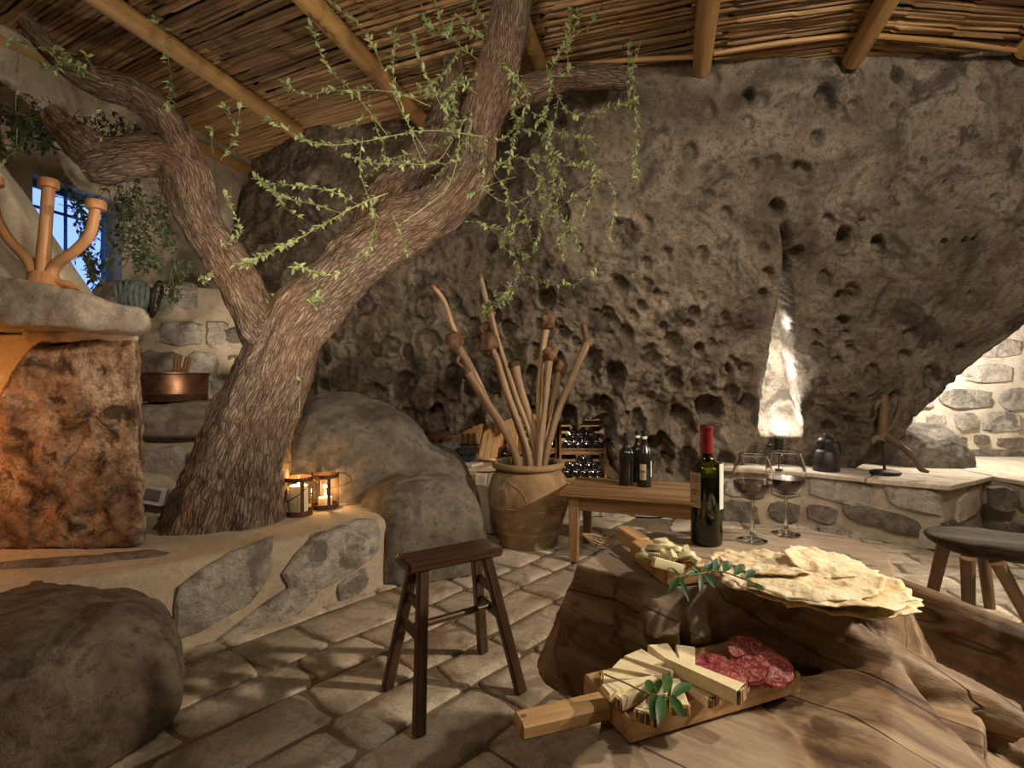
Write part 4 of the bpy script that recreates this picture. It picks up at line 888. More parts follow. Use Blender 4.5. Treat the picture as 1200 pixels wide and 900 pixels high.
# ---- coil of rope
rc = P(172, 348, 2.95); gs = []
for k in range(11):
    rr = 0.085 * math.sqrt(max(0.08, 1 - ((k - 5) / 6.2) ** 2)); a = np.linspace(0, 2 * PI, 22)
    off_ = (k - 5) * 0.017
    q = np.column_stack([off_ + 0.012 * np.sin(a * 2 + k), rr * np.cos(a) + random.uniform(-.006, .006), rr * np.sin(a)]); gs.append(tube(q, 0.0105, 7))
gs.append(blob((0, 0, 0), (.085, .078, .078), 3, 2.2, .03, 2)); V, Fc, T = join(gs); m_ = np.array(Matrix.Rotation(0.45, 3, 'Z') @ Matrix.Rotation(0.20, 3, 'Y')); g = (V @ m_.T + rc + np.array([-.06, 0, 0]), Fc, T)
rope = part('rope_coil', g, M['rope'], loc=rc - np.array([0.06, 0, .09]), angle=180, label='grey green coil of thick rope lying behind the mantel slab tip', cat='rope')
g2 = tube(np.array([[0.045 + 0.004 * math.sin(2 * a), 0.098 * math.cos(a), 0.098 * math.sin(a)] for a in np.linspace(0, 2 * PI, 26)]) @ m_.T + rc + np.array([0.0, 0, 0]), 0.011, 8)
part('binding_ring', g2, M['dark_iron'], rope, angle=180)
bl = P(133, 345, 2.93); boulder([blob((bl[0], bl[1] + .02, bl[2] - 0.05), (0.10, 0.10, 0.13), 4, 2.4, 0.08, 1.5, seed=22)], 0.014, 0.012, 8, 3, M['stone_dark'], 'rubble_stone', 'rough grey stone wedged between window creeper and rope coil', (bl[0], bl[1], bl[2] - .15))

# ---- copper pot with rolled bark
cp = P(204, 474, 2.98); cp[2] = 0.905
pot = thing('copper_pot', 'aged round copper pot with two bark rolls on the stone step', 'pot', cp)
R = 0.172; part('body', lathe([(0, 0), (R * .93, 0), (R * .97, .008), (R * .975, .035), (R * .99, .038), (R * .975, .042), (R, .145), (R * 1.04, .150), (R * 1.04, .158), (R * .98, .158), (R * .95, .04), (0, .03)], 40, cp), M['copper'], pot)
for a, b in (((205, 446), (207, 418)), ((213, 446), (220, 419))):
    p0, p1 = P(*a, 2.96), P(*b, 2.96); dd = (p1 - p0) / np.linalg.norm(p1 - p0)
    part('bark_roll', join([tube([p0 + np.array([sx, 0, 0]), p1 + np.array([sx, 0, 0])], 0.013, 12) for sx in (0,)] + [tube([p0 + np.array([.018, -.006, 0]), p1 + np.array([.018, -.006, 0])], 0.009, 10)]), M['cinnamon'], pot)
for s in (-1, 1):
    c = cp + np.array([-0.16, -0.075 * s, 0.15]); part('lug', bar(c + [0, 0, -.02], c + [0, 0, .02], .02, .008), M['copper'], pot)

# ---- switch box
sb = P(182, 580, 2.66); sw = thing('socket_box', 'small grey weatherproof socket box fixed beside the tree foot', 'socket', sb)
def rotbox(c, sx, sy, sz, rz=0, ry=0, rx=0, ch=.004):
    g = bar((0, 0, -sz / 2), (0, 0, sz / 2), sx, sy, up=(0, 1, 0), ch=ch); return xform(g, c, rz, rx, ry)
part('housing', rotbox(sb, .105, .05, .09, 0.25, 0.25, 0), M['greybox'], sw); part('cover', rotbox(sb + [.004, -.028, .006], .07, .012, .055, 0.25, 0.25), M['darkbox'], sw)
part('lip', rotbox(sb + [-.012, -.026, -.038], .10, .016, .012, 0.25, 0.25), M['greybox'], sw)

# ---- candle lanterns
def lantern(c, R, Hh, cr, chh, label, cz0=0.016, wire=True):
    c = np.asarray(c); t = thing('candle_lantern', label, 'lantern', c, 'rusty lanterns on the ledge')
    part('base', lathe([(0, 0), (R, 0), (R, .026), (R * .93, .026), (R * .93, .008), (0, .008)], 28, c), M['rust'], t)
    part('top_ring', lathe([(R * .94, Hh - .020), (R, Hh - .020), (R * 1.01, Hh - .002), (R, Hh), (R * .94, Hh), (R * .94, Hh - .020)], 28, c), M['rust'], t)
    for k in range(4):
        a = 0.62 + k * PI / 2; p = np.array([math.cos(a), math.sin(a), 0]) * R * .985
        part('upright', bar(c + p + [0, 0, .02], c + p + [0, 0, Hh - .012], .018, .005, up=tuple(p / np.linalg.norm(p)), ch=.0015), M['rust'], t)
    part('glass', lathe([(R * .90, .026), (R * .90, Hh - .006)], 28, c), M['glass'], t)
    for s in (-1, 1):
        p = c + np.array([s * R * 1.02, 0, Hh - .005]); part('eyelet', tube([p + np.array([0, .010 * math.cos(a), .010 * math.sin(a) + .004]) for a in np.linspace(0, 2 * PI, 10)], .0028, 6), M['rust'], t)
    if wire:
        part('handle', tube([c + np.array([-R * 1.06, 0, Hh]), c + np.array([-R * 1.45, -R * .3, Hh * .62]), c + np.array([-R * .95, -R * .95, Hh * .38]), c + np.array([R * .3, -R * 1.25, Hh * .56]), c + np.array([R * 1.02, -R * .4, Hh * .84]), c + np.array([R * 1.06, 0, Hh])], .0028, 6, 40), M['rust'], t)
    else:
        part('handle', tube([c + np.array([R * 1.06, 0, Hh + .005]), c + np.array([R * 1.6, R * .3, Hh * .96]), c + np.array([R * 1.7, R * .9, Hh * .7]), c + np.array([0, R * 1.3, Hh * .5]), c + np.array([-R * 1.2, R * .6, Hh * .8]), c + np.array([-R * 1.05, 0, Hh])], .0028, 6, 40), M['rust'], t)
    cd_ = part('candle', lathe([(0, .008), (cr, .008), (cr, chh - .004), (cr * .94, chh), (cr * .75, chh - .004), (0, chh - .007)], 24, c), M['wax'], t)
    part('wick', tube([c + [0, 0, chh - .008], c + [0.001, 0, chh + .004]], .0012, 5), M['iron'], cd_)
    part('flame', lathe([(0, chh), (.0045, chh + .006), (.0055, chh + .012), (.003, chh + .022), (0, chh + .032)], 10, c), M['flame'], cd_)
    return c + np.array([0, 0, chh + .02])
c1 = G(350, 603, LZ); c2 = G(381, 595, LZ)
f1 = lantern(c1, .070, .195, .046, .150, 'rusty round lantern holding a tall cream pillar candle')
f2 = lantern(c2, .070, .185, .036, .058, 'rusty round lantern holding a low burning candle stub', wire=False)
lamp('candle_light', 'POINT', f1 + np.array([0, 0, .02]), 0.9, (1, .55, .2), 0.012); lamp('candle_light', 'POINT', f2 + np.array([0, 0, .015]), 1.6, (1, .55, .2), 0.012)

# ---- clay jar and the sticks in it
jc = np.array([0.105, 3.36, 0.0])
jar = thing('clay_jar', 'big weathered terracotta storage jar full of wooden sticks', 'jar', jc)
prof = [(0, 0), (.175, 0), (.188, .012), (.192, .05), (.205, .085), (.204, .10), (.225, .15), (.245, .215), (.256, .245), (.252, .256), (.258, .30), (.252, .355), (.236, .41), (.212, .45), (.198, .462), (.205, .468), (.226, .476), (.232, .49), (.228, .506), (.214, .512), (.198, .506), (.190, .48), (.22, .38), (.235, .28), (.20, .12), (0, .06)]
g = lathe(smooth_path(np.array([(a, b, 0) for a, b in prof]), np.ones(len(prof)), 110)[0][:, :2], 56, jc)
V = g[0].copy(); dd = V - jc; rr = np.hypot(dd[:, 0], dd[:, 1]) + 1e-6; k = 1 + 0.018 * fbm(V * 5, 3); V[:, 0] = jc[0] + dd[:, 0] * k; V[:, 1] = jc[1] + dd[:, 1] * k
part('body', geo(V, g[1], g[2]), M['clay'], jar, angle=180)
def onjar(a, z):
    r = np.interp(z, [.1, .15, .215, .245, .30, .355, .41, .45], [.204, .225, .245, .256, .258, .252, .236, .212]); return jc + np.array([r * math.sin(a), -r * math.cos(a), z])
part('relief', tube([onjar(-.75, .36), onjar(-.62, .415), onjar(-.45, .40), onjar(-.25, .375), onjar(-.12, .33), onjar(-.08, .30)], [.004, .007, .006, .006, .005, .003], 7, 30), M['clay'], jar)
part('relief', tube([onjar(-.62, .415), onjar(-.52, .44), onjar(-.45, .445)], [.005, .005, .003], 7, 10), M['clay'], jar)
part('relief', tube([onjar(a, .255 + .003 * math.sin(5 * a)) for a in np.linspace(-1.4, 1.4, 30)], .004, 6), M['clay'], jar)
def stick(pts, label, r0=.016, r1=.013, head=None, spur=None, Y=3.36):
    q = [P(a, b, Y + (dy if dy is not None else 0)) for a, b, dy in pts]
    bt = q[-1]; bot_ = np.array([lerp(bt[0], jc[0], .25), jc[1] + (bt[1] - jc[1]) * .5, 0.20]); q.append(bot_)
    t = thing('walking_stick', label, 'stick', bot_, 'wooden sticks standing in the clay jar')
    rr = list(np.linspace(r0 * 1.2, r1 * 1.25, len(q)))
    part('shaft', tube(q, rr, 10, 40, True, lambda t_: 0.22 * fbm(t_ * np.array([14, 14, 7]) + bt[0] * 30, 3)), M['stick'], t, angle=180)
    if head:
        c = q[0]; V0 = blob(c, (head[0] * 1.5, head[0] * 1.35, head[1] * 1.35), 3, 2.0, 0.34, 1.6, seed=bt[0] * 50); part('knob', V0, M['knob'], t, angle=180)
    for s in (spur or []):
        part('spur', tube([P(a, b, Y + dy) for a, b, dy in s[0]], s[1], 9, 10), M['knob'], t)
    return t
stick([(508, 336, .05), (522, 356, .03), (536, 395, .0), (572, 470, -.02), (604, 535, -.03)], 'long thin dark stick with a hooked tip leaning far left', .013, .014, (.014, .016), [([(510, 338, .05), (522, 340, .05), (528, 346, .05)], [.012, .009, .005])])
stick([(533, 402, -.05), (548, 425, -.05), (560, 455, -.06), (606, 535, -.07)], 'stick with a big bulbous root head leaning left', .024, .015, (.036, .050), [([(540, 415, -.06), (536, 424, -.07), (545, 432, -.07)], [.014, .012, .006])])
stick([(549, 437, -.10), (560, 455, -.10), (604, 532, -.12)], 'thick pale stick with a blunt split end lying lowest on the left', .026, .016, None, [([(546, 432, -.1), (550, 440, -.1)], [.022, .027])])
stick([(563, 324, .05), (572, 360, .04), (590, 430, .02), (630, 535, 0)], 'tallest thin straight stick rising above all others', .013, .015, (.014, .022))
stick([(574, 358, .0), (584, 400, .0), (603, 460, -.02), (628, 535, -.03)], 'tall pale peeled stick beside the tallest one', .012, .014, (.014, .02))
stick([(573, 402, -.06), (582, 420, -.06), (596, 465, -.07), (620, 535, -.08)], 'stick topped by a large round burl left of centre', .018, .015, (.042, .050))
stick([(568, 385, .07), (580, 420, .06), (600, 480, .05), (615, 535, .04)], 'stick with a small dark knob half hidden behind the burl', .014, .014, (.026, .034))
stick([(603, 428, .0), (611, 460, .0), (634, 535, -.02)], 'short dark straight stick with a flat top at the centre', .026, .015, (.027, .02))
stick([(642, 377, .02), (636, 410, .02), (632, 460, .0), (633, 535, -.02)], 'stick with a knotty double headed burl pointing straight up', .019, .015, (.034, .046), [([(640, 370, .02), (644, 385, 0)], [.022, .026])])
stick([(645, 415, -.06), (642, 440, -.06), (637, 490, -.07), (632, 535, -.08)], 'stick with a small rounded burl below the double headed one', .018, .015, (.032, .034))
stick([(656, 430, .05), (650, 460, .04), (640, 500, .03), (636, 535, .02)], 'short stick with a pale knob tucked behind the right hand ones', .018, .014, (.028, .036))
stick([(688, 402, -.02), (676, 430, -.03), (655, 480, -.04), (640, 535, -.06)], 'thick pale stick with a forked hammer head leaning right', .022, .016, None, [([(684, 380, -.02), (686, 392, -.02), (689, 404, -.02)], [.020, .021, .022]), ([(688, 402, -.02), (694, 404, -.03)], [.022, .016])])

# ---- low oak table with three dark bottles
TZ = 0.40; to = np.array([0.262, 2.955, 0]); ua = math.radians(-19); tu = np.array([math.cos(ua), math.sin(ua), 0]); tw = np.array([-math.sin(ua) , math.cos(ua), 0])
def TP(u, w_, z): return to + tu * u + tw * w_ + np.array([0, 0, z])
LT, DT = 0.84, 0.50
tab = thing('oak_table', 'small low oak table standing on the paving beside the clay jar', 'table', TP(LT / 2, DT / 2, 0))
nb = 4
for k in range(nb):
    a, b = DT * k / nb, DT * (k + 1) / nb - .0015; part('top_board', bar(TP(0, (a + b) / 2, TZ - .013), TP(LT, (a + b) / 2, TZ - .013), b - a, .026, ch=.003), M['oak'], tab)
for w_ in (.055, DT - .055): part('apron', bar(TP(.06, w_, TZ - .068), TP(LT - .06, w_, TZ - .068), .022, .082, ch=.002), M['oak'], tab)
for u in (.075, LT - .075): part('apron', bar(TP(u, .05, TZ - .068), TP(u, DT - .05, TZ - .068), .022, .082, ch=.002), M['oak'], tab)
for u in (.075, LT - .075):
    for w_ in (.058, DT - .058): part('leg', bar(TP(u, w_, 0), TP(u, w_, TZ - .027), .046, .046, .056, .056, up=tuple(tw), ch=.003), M['oak'], tab)
gs = []
for k in range(14):
    a = np.array([random.uniform(.05, .4), random.uniform(.05, .3)]); p = TP(a[0], a[1], .0)
    q = [P(682, 625, 2.96), P(700 + random.uniform(-5, 8), 632 + random.uniform(-8, 8), 3.0), P(712 + random.uniform(-6, 10), 630 + random.uniform(-10, 12), 3.04), P(735 + random.uniform(-5, 8), 622 + random.uniform(-6, 10), 3.1)]
    gs.append(tube(q, .0022, 5, 16))
part('straw_string', join(gs), M['string'], loc=P(705, 640, 3.0), angle=180, label='loose tangle of straw string hanging between the table legs', cat='string', kind='stuff')
def bottle_prof(R, Hh, bur=True):
    n = .0135
    if bur: return [(0, 0), (R * .93, 0), (R, .006), (R, Hh * .50), (R * .97, Hh * .55), (R * .80, Hh * .63), (R * .52, Hh * .72), (n + .002, Hh * .80), (n, Hh * .86), (n, Hh * .985), (n * .9, Hh), (0, Hh)]
    return [(0, 0), (R * .93, 0), (R, .006), (R, Hh * .60), (R * .97, Hh * .635), (R * .82, Hh * .675), (R * .55, Hh * .71), (n + .003, Hh * .745), (n + .001, Hh * .78), (n, Hh * .985), (n * .9, Hh), (0, Hh)]
def arc_label(c, R, a0, a1, z0, z1, n=10):
    V = []; 
    for r in (R + .0006, R + .0012):
        for z in (z0, z1):
            for k in range(n):
                a = lerp(a0, a1, k / (n - 1)); V.append(c + np.array([r * math.cos(a), r * math.sin(a), z]))
    f = lambda i, j, k: i * 2 * n + j * n + k
    Fc = [(f(1, 0, k), f(1, 0, k + 1), f(1, 1, k + 1), f(1, 1, k)) for k in range(n - 1)] + [(f(0, 0, k), f(0, 1, k), f(0, 1, k + 1), f(0, 0, k + 1)) for k in range(n - 1)]
    return geo(V, Fc)
for (a, b, y, hh, lab, kind) in ((733.5, 568, 3.14, .310, 'plain dark wine bottle on the oak table, nearest the clay jar', 0), (747, 564, 3.25, .315, 'dark wine bottle with pale neck band behind two others on the oak table', 1), (755, 570.5, 3.10, .325, 'dark sloping shouldered wine bottle with cream label on the oak table', 2)):
    c = P(a, b, y); c[2] = TZ; Rb = .041; t = thing('wine_bottle', lab, 'bottle', c, 'dark bottles on the oak table')
    part('body', lathe(bottle_prof(Rb, hh, kind == 2), 28, c), M['black_glass'], t)
    part('capsule', lathe([(.0142, hh * .84), (.0146, hh * .845), (.0146, hh), (.012, hh + .001), (0, hh + .001)], 18, c), M['iron'], t)
    if kind: part('neck_band', lathe([(.0152, hh * .86), (.0152, hh * .905)], 18, c), M['paper'], t)
    if kind == 2:
        l = part('front_label', arc_label(c, Rb, -2.45, -1.55, .045, .135), M['paper_tan'], t)
        for z in (.055, .063, .071): part('label_print', arc_label(c, Rb + .001, -2.3, -1.8, z, z + .003), M['ink'], l)
        part('label_print', arc_label(c, Rb + .001, -2.35, -1.7, .085, .10), M['ink'], l)
        part('back_label', arc_label(c, Rb, -.75, .2, .06, .15), M['paper'], t)

# ---- wine niche contents
def rack(x0, x1, z0, z1, y, label, rows):
    t = thing('wine_rack', label, 'rack', ((x0 + x1) / 2, y, z0)); D = .26; th = .018
    for x in (x0 + th / 2, x1 - th / 2): part('side_panel', bar((x, y + D / 2, z0), (x, y + D / 2, z1), th, D, up=(0, 1, 0), ch=.002), M['rack'], t)
    zm = (z0 + z1) / 2
    for z in (z0 + .01, zm, z1 - .01): part('shelf_board', bar((x0 + th, y + D / 2, z), (x1 - th, y + D / 2, z), D, .018, ch=.002), M['rack'], t)
    for zb in (z0, zm):
        for k in range(3):
            z = zb + .045 + k * .058
            if z < zb + (z1 - z0) / 2 - .03: part('back_slat', bar((x0 + th, y + D, z), (x1 - th, y + D, z), .010, .036, ch=.002), M['rack'], t)
    for s in range(2):
        zz = (z0, zm)[s]; part('front_lip', bar((x0 + th, y + .008, zz + .022), (x1 - th, y + .008, zz + .022), .012, .018, ch=.002), M['rack'], t)
    return t
rk = rack(.365, .735, .24, .70, 4.10, 'wooden wine rack filled with dark bottles between clay jar and oak table', None)
rk2 = rack(.045, .355, .24, .70, 4.13, 'wooden wine rack partly hidden behind the sticks in the clay jar', None)
pb = thing('stored_bottle', 'dark wine bottle lying base outward in a niche rack', 'bottle', (0, 0, 0), 'bottles lying in the wine racks')
br = .031
gb = lathe([(0, .004), (br * .6, .004), (br * .8, 0), (br * .95, .002), (br, .01), (br, .15), (br * .6, .185), (.012, .20), (.012, .235), (0, .236)], 18)
Vb = gb[0]; gb = geo(np.column_stack([Vb[:, 0], Vb[:, 2], Vb[:, 1]]), gb[1]); part('body', gb, M['black_glass'], pb)
spots = []
for zb, rows in ((.47 + .012, (5, 4, 3)), (.24 + .022, (5, 4, 2))):
    for r_, n_ in enumerate(rows):
        for k in range(n_): spots.append((.55 + (k - (n_ - 1) / 2) * .0645 + (.02 if n_ == 2 else 0), 4.12, zb + br + r_ * .0555))
for zb, rows in ((.47 + .012, (4, 2)), (.24 + .022, (4, 3))):
    for r_, n_ in enumerate(rows):
        for k in range(n_): spots.append((.20 + (k - (n_ - 1) / 2) * .0645, 4.15, zb + br + r_ * .0555))
for k, s in enumerate(spots):
    lb = 'dark bottle lying base outward ' + (('on upper shelf of the rack beside the oak table', 'on lower shelf of the rack beside the oak table')[k >= 12] if k < 23 else 'in the rack behind the stick bundle')
    if k == 0: pb.location = s; pb['label'] = lb
    else: copy_tree(pb, None, s, lb)
cr = thing('pine_crate', 'pale slatted pine crate standing tilted on the niche shelf', 'crate', P(573, 537, 4.2))
d0 = P(560, 536, 4.2); d1 = P(581, 537, 4.2); upv = P(571, 491, 4.24) - P(562, 536, 4.2)
for k in range(3):
    a = lerp(d0, d1, (k + .5) / 3); part('slat', bar(a, a + upv * (1.0 if k else .9), .044, .012, up=(0, 1, 0), ch=.003), M['crate'], cr)
for t_ in (.06, .55, .92): part('batten', bar(d0 + upv * t_ + [0, .016, 0], d1 + upv * t_ + [0.01, .016, 0], .014, .03, ch=.002), M['crate'], cr)
for p_ in (d0, d1): part('side', bar(p_ + [0, .02, 0], p_ + upv + [0, .02, 0], .012, .012, up=(0, 1, 0)), M['crate'], cr); part('side', bar(p_ + [0, .10, 0], p_ + upv + [0, .10, 0], .012, .14, up=(0, 1, 0)), M['crate'], cr)
ctn = thing('bottle_carton', 'grey carton with zigzag cut rim on the niche shelf beside the boulder', 'carton', (-.53, 4.3, .362))
x0, x1, zt, zl = P(503, 515, 4.25)[0], P(536, 515, 4.25)[0], P(520, 515, 4.25)[2], P(520, 524, 4.25)[2]
V = [(x0, 4.25, .362)]; n = 3; tops = []
for k in range(n * 2 + 1): tops.append((lerp(x0, x1, k / (2 * n)), zt if k % 2 == 0 else zl))
poly = [(x0, .362), (x1, .362)] + tops[::-1]; m_ = len(poly)
for y_, nm in ((4.25, 'front_panel'), (4.40, 'back_panel')):
    VV = [(a, y_, b) for a, b in poly] + [(a, y_ + .006, b) for a, b in poly]; part(nm, geo(VV, [tuple(range(m_)), tuple(range(2 * m_ - 1, m_ - 1, -1))] + [(k, m_ + k, m_ + (k + 1) % m_, (k + 1) % m_) for k in range(m_)]), M['carton'], ctn, smooth=False)
for x_ in (x0, (x0 * 2 + x1) / 3, (x0 + 2 * x1) / 3, x1): part('divider', bar((x_, 4.33, .362), (x_, 4.33, zl + .01), .006, .15, up=(0, 1, 0), ch=.001), M['carton'], ctn)
tr = thing('bottle_tray', 'white tray under a stack of dark wrapped bottles on the niche shelf', 'tray', P(549, 537, 4.2))
a, b = P(536, 535, 4.22), P(560, 540, 4.12); a[2] = b[2] = .372; part('base', bar(a, b, .16, .018, ch=.003), M['tray'], tr)
ct0 = P(549, 530, 4.2)
for k in range(2):
    for j in range(3):
        c = np.array([ct0[0] - .075 + j * .052 + .02 * k, 4.16, .385 + .031 + k * .055]); g = lathe([(0, 0), (.026, .002), (.028, .01), (.028, .14), (.012, .19), (0, .191)], 14); part('wrapped_bottle', geo(np.column_stack([g[0][:, 0], g[0][:, 2], g[0][:, 1]]) + c, g[1]), M['cloth_dark'], loc=c - np.array([0, 0, .028]), label='dark wrapped bottle lying on the white tray in the niche', cat='bottle', group='wrapped bottles on the white tray')
for k in range(3):
    c = P(543 + k * 7, 514, 4.5); part('glass_jar', lathe([(0, -.05), (.022, -.05), (.024, -.04), (.024, .03), (.018, .04), (.018, .05), (0, .05)], 14, c), M['tray'], loc=c - np.array([0, 0, .05]), label='small white jar on the rear niche rail above the wrapped bottles', cat='jar', group='white jars at the back of the niche')
part('shelf_rail', bar(P(530, 521, 4.5), P(562, 521, 4.5), .10, .012), M['rack'], nl)
pbx = thing('pine_box', 'small pale pine box built into the niche ledge beside the boulder', 'box', P(542, 565, 4.0))
a, b = P(520, 556, 3.95), P(557, 556, 3.95); zz0, zz1 = .20, .325
part('front_panel', bar((a[0], 3.94, (zz0 + zz1) / 2), (b[0] - .07, 3.94, (zz0 + zz1) / 2), .012, zz1 - zz0, ch=.002), M['crate'], pbx)
part('side_panel', bar((b[0] - .035, 3.955, zz0), (b[0] - .035, 3.955, zz1), .068, .03, up=(0, 1, 0), ch=.002), M['rack'], pbx)
part('top_panel', bar((a[0], 3.99, zz1 + .004), (b[0], 3.99, zz1 + .004), .11, .010, ch=.002), M['crate'], pbx)
dj = P(592, 527, 4.3); part('glass_demijohn', lathe([(0, 0), (.05, 0), (.075, .02), (.085, .06), (.07, .11), (.03, .14), (.02, .16), (.02, .19), (.024, .195)], 22, (dj[0], dj[1], .362)), M['black_glass'], loc=(dj[0], dj[1], .362), label='dark glass demijohn half hidden behind the sticks on the niche shelf', cat='bottle')

# ---- bench things: spot lamp, black jug, root sculpture
sl = P(912.5, 530, 3.70); spt = thing('spot_lamp', 'small black spotlight aimed up into the rock cleft', 'spotlight', (sl[0], sl[1], BZ))
hd = P(912.5, 521, 3.70); part('head', lathe([(0, -.052), (.026, -.052), (.029, -.046), (.029, .048), (.026, .05), (.024, .02), (0, .02)], 24, hd), M['iron'], spt)
part('stem', tube([(sl[0] - .012, sl[1], BZ), hd + [-.012, 0, -.05]], .005, 8), M['iron'], spt); part('bracket', tube([hd + [-.03, 0, .0], hd + [-.045, 0, -.02], hd + [-.04, 0, -.05], hd + [-.012, 0, -.07]], .005, 8, 12), M['iron'], spt)
part('foot', lathe([(0, 0), (.035, 0), (.035, .008), (0, .01)], 16, (sl[0] - .012, sl[1], BZ)), M['iron'], spt); part('knob', lathe([(0, -.012), (.014, -.012), (.014, .012), (0, .012)], 12, hd + np.array([-.06, 0, -.01])), M['iron'], spt)
lamp('cleft_light', 'SPOT', hd + np.array([0, -0.0, .06]), 24, (1.0, .95, .87), 0.015, P(918, 410, 3.80), 62, 0.8)
for q_, e_ in (((916, 482, 3.90), 7), ((918, 430, 3.78), 4), ((921, 380, 3.63), 2.4)): lamp('cleft_fill', 'POINT', P(*q_), e_, (1.0, .95, .88), 0.02)  # unseen points added inside the cleft to brighten it
jg = P(968, 549, 3.66); jg[2] = BZ; jug = thing('coffee_jug', 'matt black lidded jug standing on the stone bench', 'jug', jg)
part('body', lathe([(0, 0), (.080, 0), (.084, .006), (.080, .06), (.066, .135), (.060, .142), (.046, .148), (.044, .175), (.047, .198), (.052, .204), (0, .204)], 32, jg), M['iron'], jug)
part('lid', lathe([(.052, .204), (.050, .216), (.036, .232), (.014, .240), (.014, .250), (.010, .258), (0, .26)], 28, jg), M['iron'], jug)
part('handle', tube([jg + [.045, 0, .19], jg + [.085, 0, .195], jg + [.10, 0, .15], jg + [.09, 0, .10], jg + [.072, 0, .09]], .009, 10, 20), M['iron'], jug); part('spout', tube([jg + [-.035, 0, .17], jg + [-.058, 0, .20], jg + [-.066, 0, .205]], [.018, .012, .008], 10, 8), M['iron'], jug)
sc = P(1037, 550, 3.50); sc[2] = BZ; scu = thing('root_sculpture', 'twisted driftwood root mounted on a dark disc on the stone bench', 'sculpture', sc)
YS = 3.50
part('base', blob(sc + np.array([0, 0, .014]), (.088, .065, .02), 3, 3, .06, 2, seed=1), M['dark_iron'], scu); part('rod', tube([sc, P(1034, 515, YS)], .009, 10), M['dark_iron'], scu)
part('root', tube([P(1036, 462, YS), P(1037, 475, YS), P(1035, 495, YS), P(1034, 508, YS), P(1031, 516, YS)], [.022, .028, .026, .034, .030], 14, 30, True, lambda t_: .25 * fbm(t_ * 18, 3)), M['leg_wood'], scu)
part('root', tube([P(1034, 508, YS), P(1045, 514, YS - .04), P(1060, 526, YS - .10), P(1072, 538, YS - .16), P(1078, 549, YS - .18), P(1088, 553, YS - .19)], [.032, .026, .020, .016, .015, .010], 12, 40, True, lambda t_: .2 * fbm(t_ * 18, 3)), M['leg_wood'], scu)
part('root', tube([P(1036, 505, YS), P(1046, 498, YS), P(1052, 484, YS), P(1055, 468, YS)], [.022, .014, .012, .010], 10, 20, True, lambda t_: .2 * fbm(t_ * 18, 3)), M['leg_wood'], scu)
part('root', tube([P(1036, 470, YS), P(1028, 472, YS), P(1026, 480, YS)], [.022, .018, .008], 10, 10, True, lambda t_: .2 * fbm(t_ * 18, 3)), M['leg_wood'], scu); part('root', tube([P(1034, 512, YS), P(1026, 514, YS), P(1023, 520, YS)], [.026, .02, .008], 10, 10), M['leg_wood'], scu)

# ---- narrow dark stool
SZ = 0.46
A = G(463.5, 649, SZ); Bf = G(482, 662, SZ); Cr = G(593, 640, SZ); Dk = G(569.5, 630, SZ)
u = (Cr - Bf); Ls = np.linalg.norm(u); u /= Ls; v = np.array([-u[1], u[0], 0]); Wd = 0.125; o0 = Bf + np.array([-.006, -.004, 0])
def S(a, b, z): return o0 + u * a + v * b + np.array([0, 0, z - SZ])
sto = thing('narrow_stool', 'narrow dark polished wooden stool with splayed legs standing alone on the paving', 'stool', S(Ls / 2, Wd / 2, 0))
part('seat', bar(S(0, Wd / 2, SZ - .016), S(Ls, Wd / 2, SZ - .016), Wd, .032, ch=.008), M['dark_wood'], sto)
feet = {(0, 0): G(491, 862), (0, 1): G(454, 806), (1, 0): G(611, 812), (1, 1): G(566, 764)}
for k in feet: feet[k][2] = 0
tops = {(0, 0): S(.055, .025, SZ - .03), (0, 1): S(.055, Wd - .03, SZ - .03), (1, 0): S(Ls - .055, .025, SZ - .03), (1, 1): S(Ls - .055, Wd - .03, SZ - .03)}
def LP(k, z): t = z / (SZ - .03); return lerp(feet[k], tops[k], t)
for k in feet: part('leg', bar(feet[k], tops[k], .036, .028, .034, .028, up=tuple(v), ch=.004), M['dark_wood'], sto)
for e in (0, 1):
    for z in (.24, .325): part('cross_rail', bar(LP((e, 0), z), LP((e, 1), z), .014, .034, ch=.003), M['dark_wood'], sto)
m0 = (LP((0, 0), .245) + LP((0, 1), .245)) / 2; m1 = (LP((1, 0), .245) + LP((1, 1), .245)) / 2
part('stretcher', tube([m0, m1], .0115, 12), M['dark_wood'], sto)

# ---- low round-edged stool on the right
rc_ = np.array([1.98, 2.12, 0.0]); RZ = 0.375
rst = thing('oval_stool', 'low weathered stool with a thick oval seat and four splayed legs beside the trunk table', 'stool', rc_)
g = lathe([(0, -.075), (.14, -.070), (.21, -.052), (.255, -.025), (.268, -.006), (.265, .002), (.25, .006), (.12, .002), (0, .0)], 56)
V = g[0].copy(); V[:, 1] *= 0.60; V[:, 2] += 0.006 * fbm(V * 6, 3); rot = math.radians(-24); V = np.column_stack([V[:, 0] * math.cos(rot) - V[:, 1] * math.sin(rot), V[:, 0] * math.sin(rot) + V[:, 1] * math.cos(rot), V[:, 2]]) + rc_ + np.array([0, 0, RZ])
part('seat', geo(V, g[1], np.column_stack([g[0][:, 1], g[0][:, 2], g[0][:, 0]])), M['grey_wood'], rst, angle=180)
for tp, ft in ((P(1106, 655, 2.22), G(1086, 722)), (P(1134, 657, 2.06), G(1135.5, 741)), (P(1168, 655, 2.02), G(1214, 742)), (P(1150, 640, 2.3), G(1160, 712))):
    tp[2] = RZ - .05; part('leg', tube([ft, lerp(ft, tp, .5), tp], [.021, .023, .025], 12, 8), M['leg_wood'], rst)

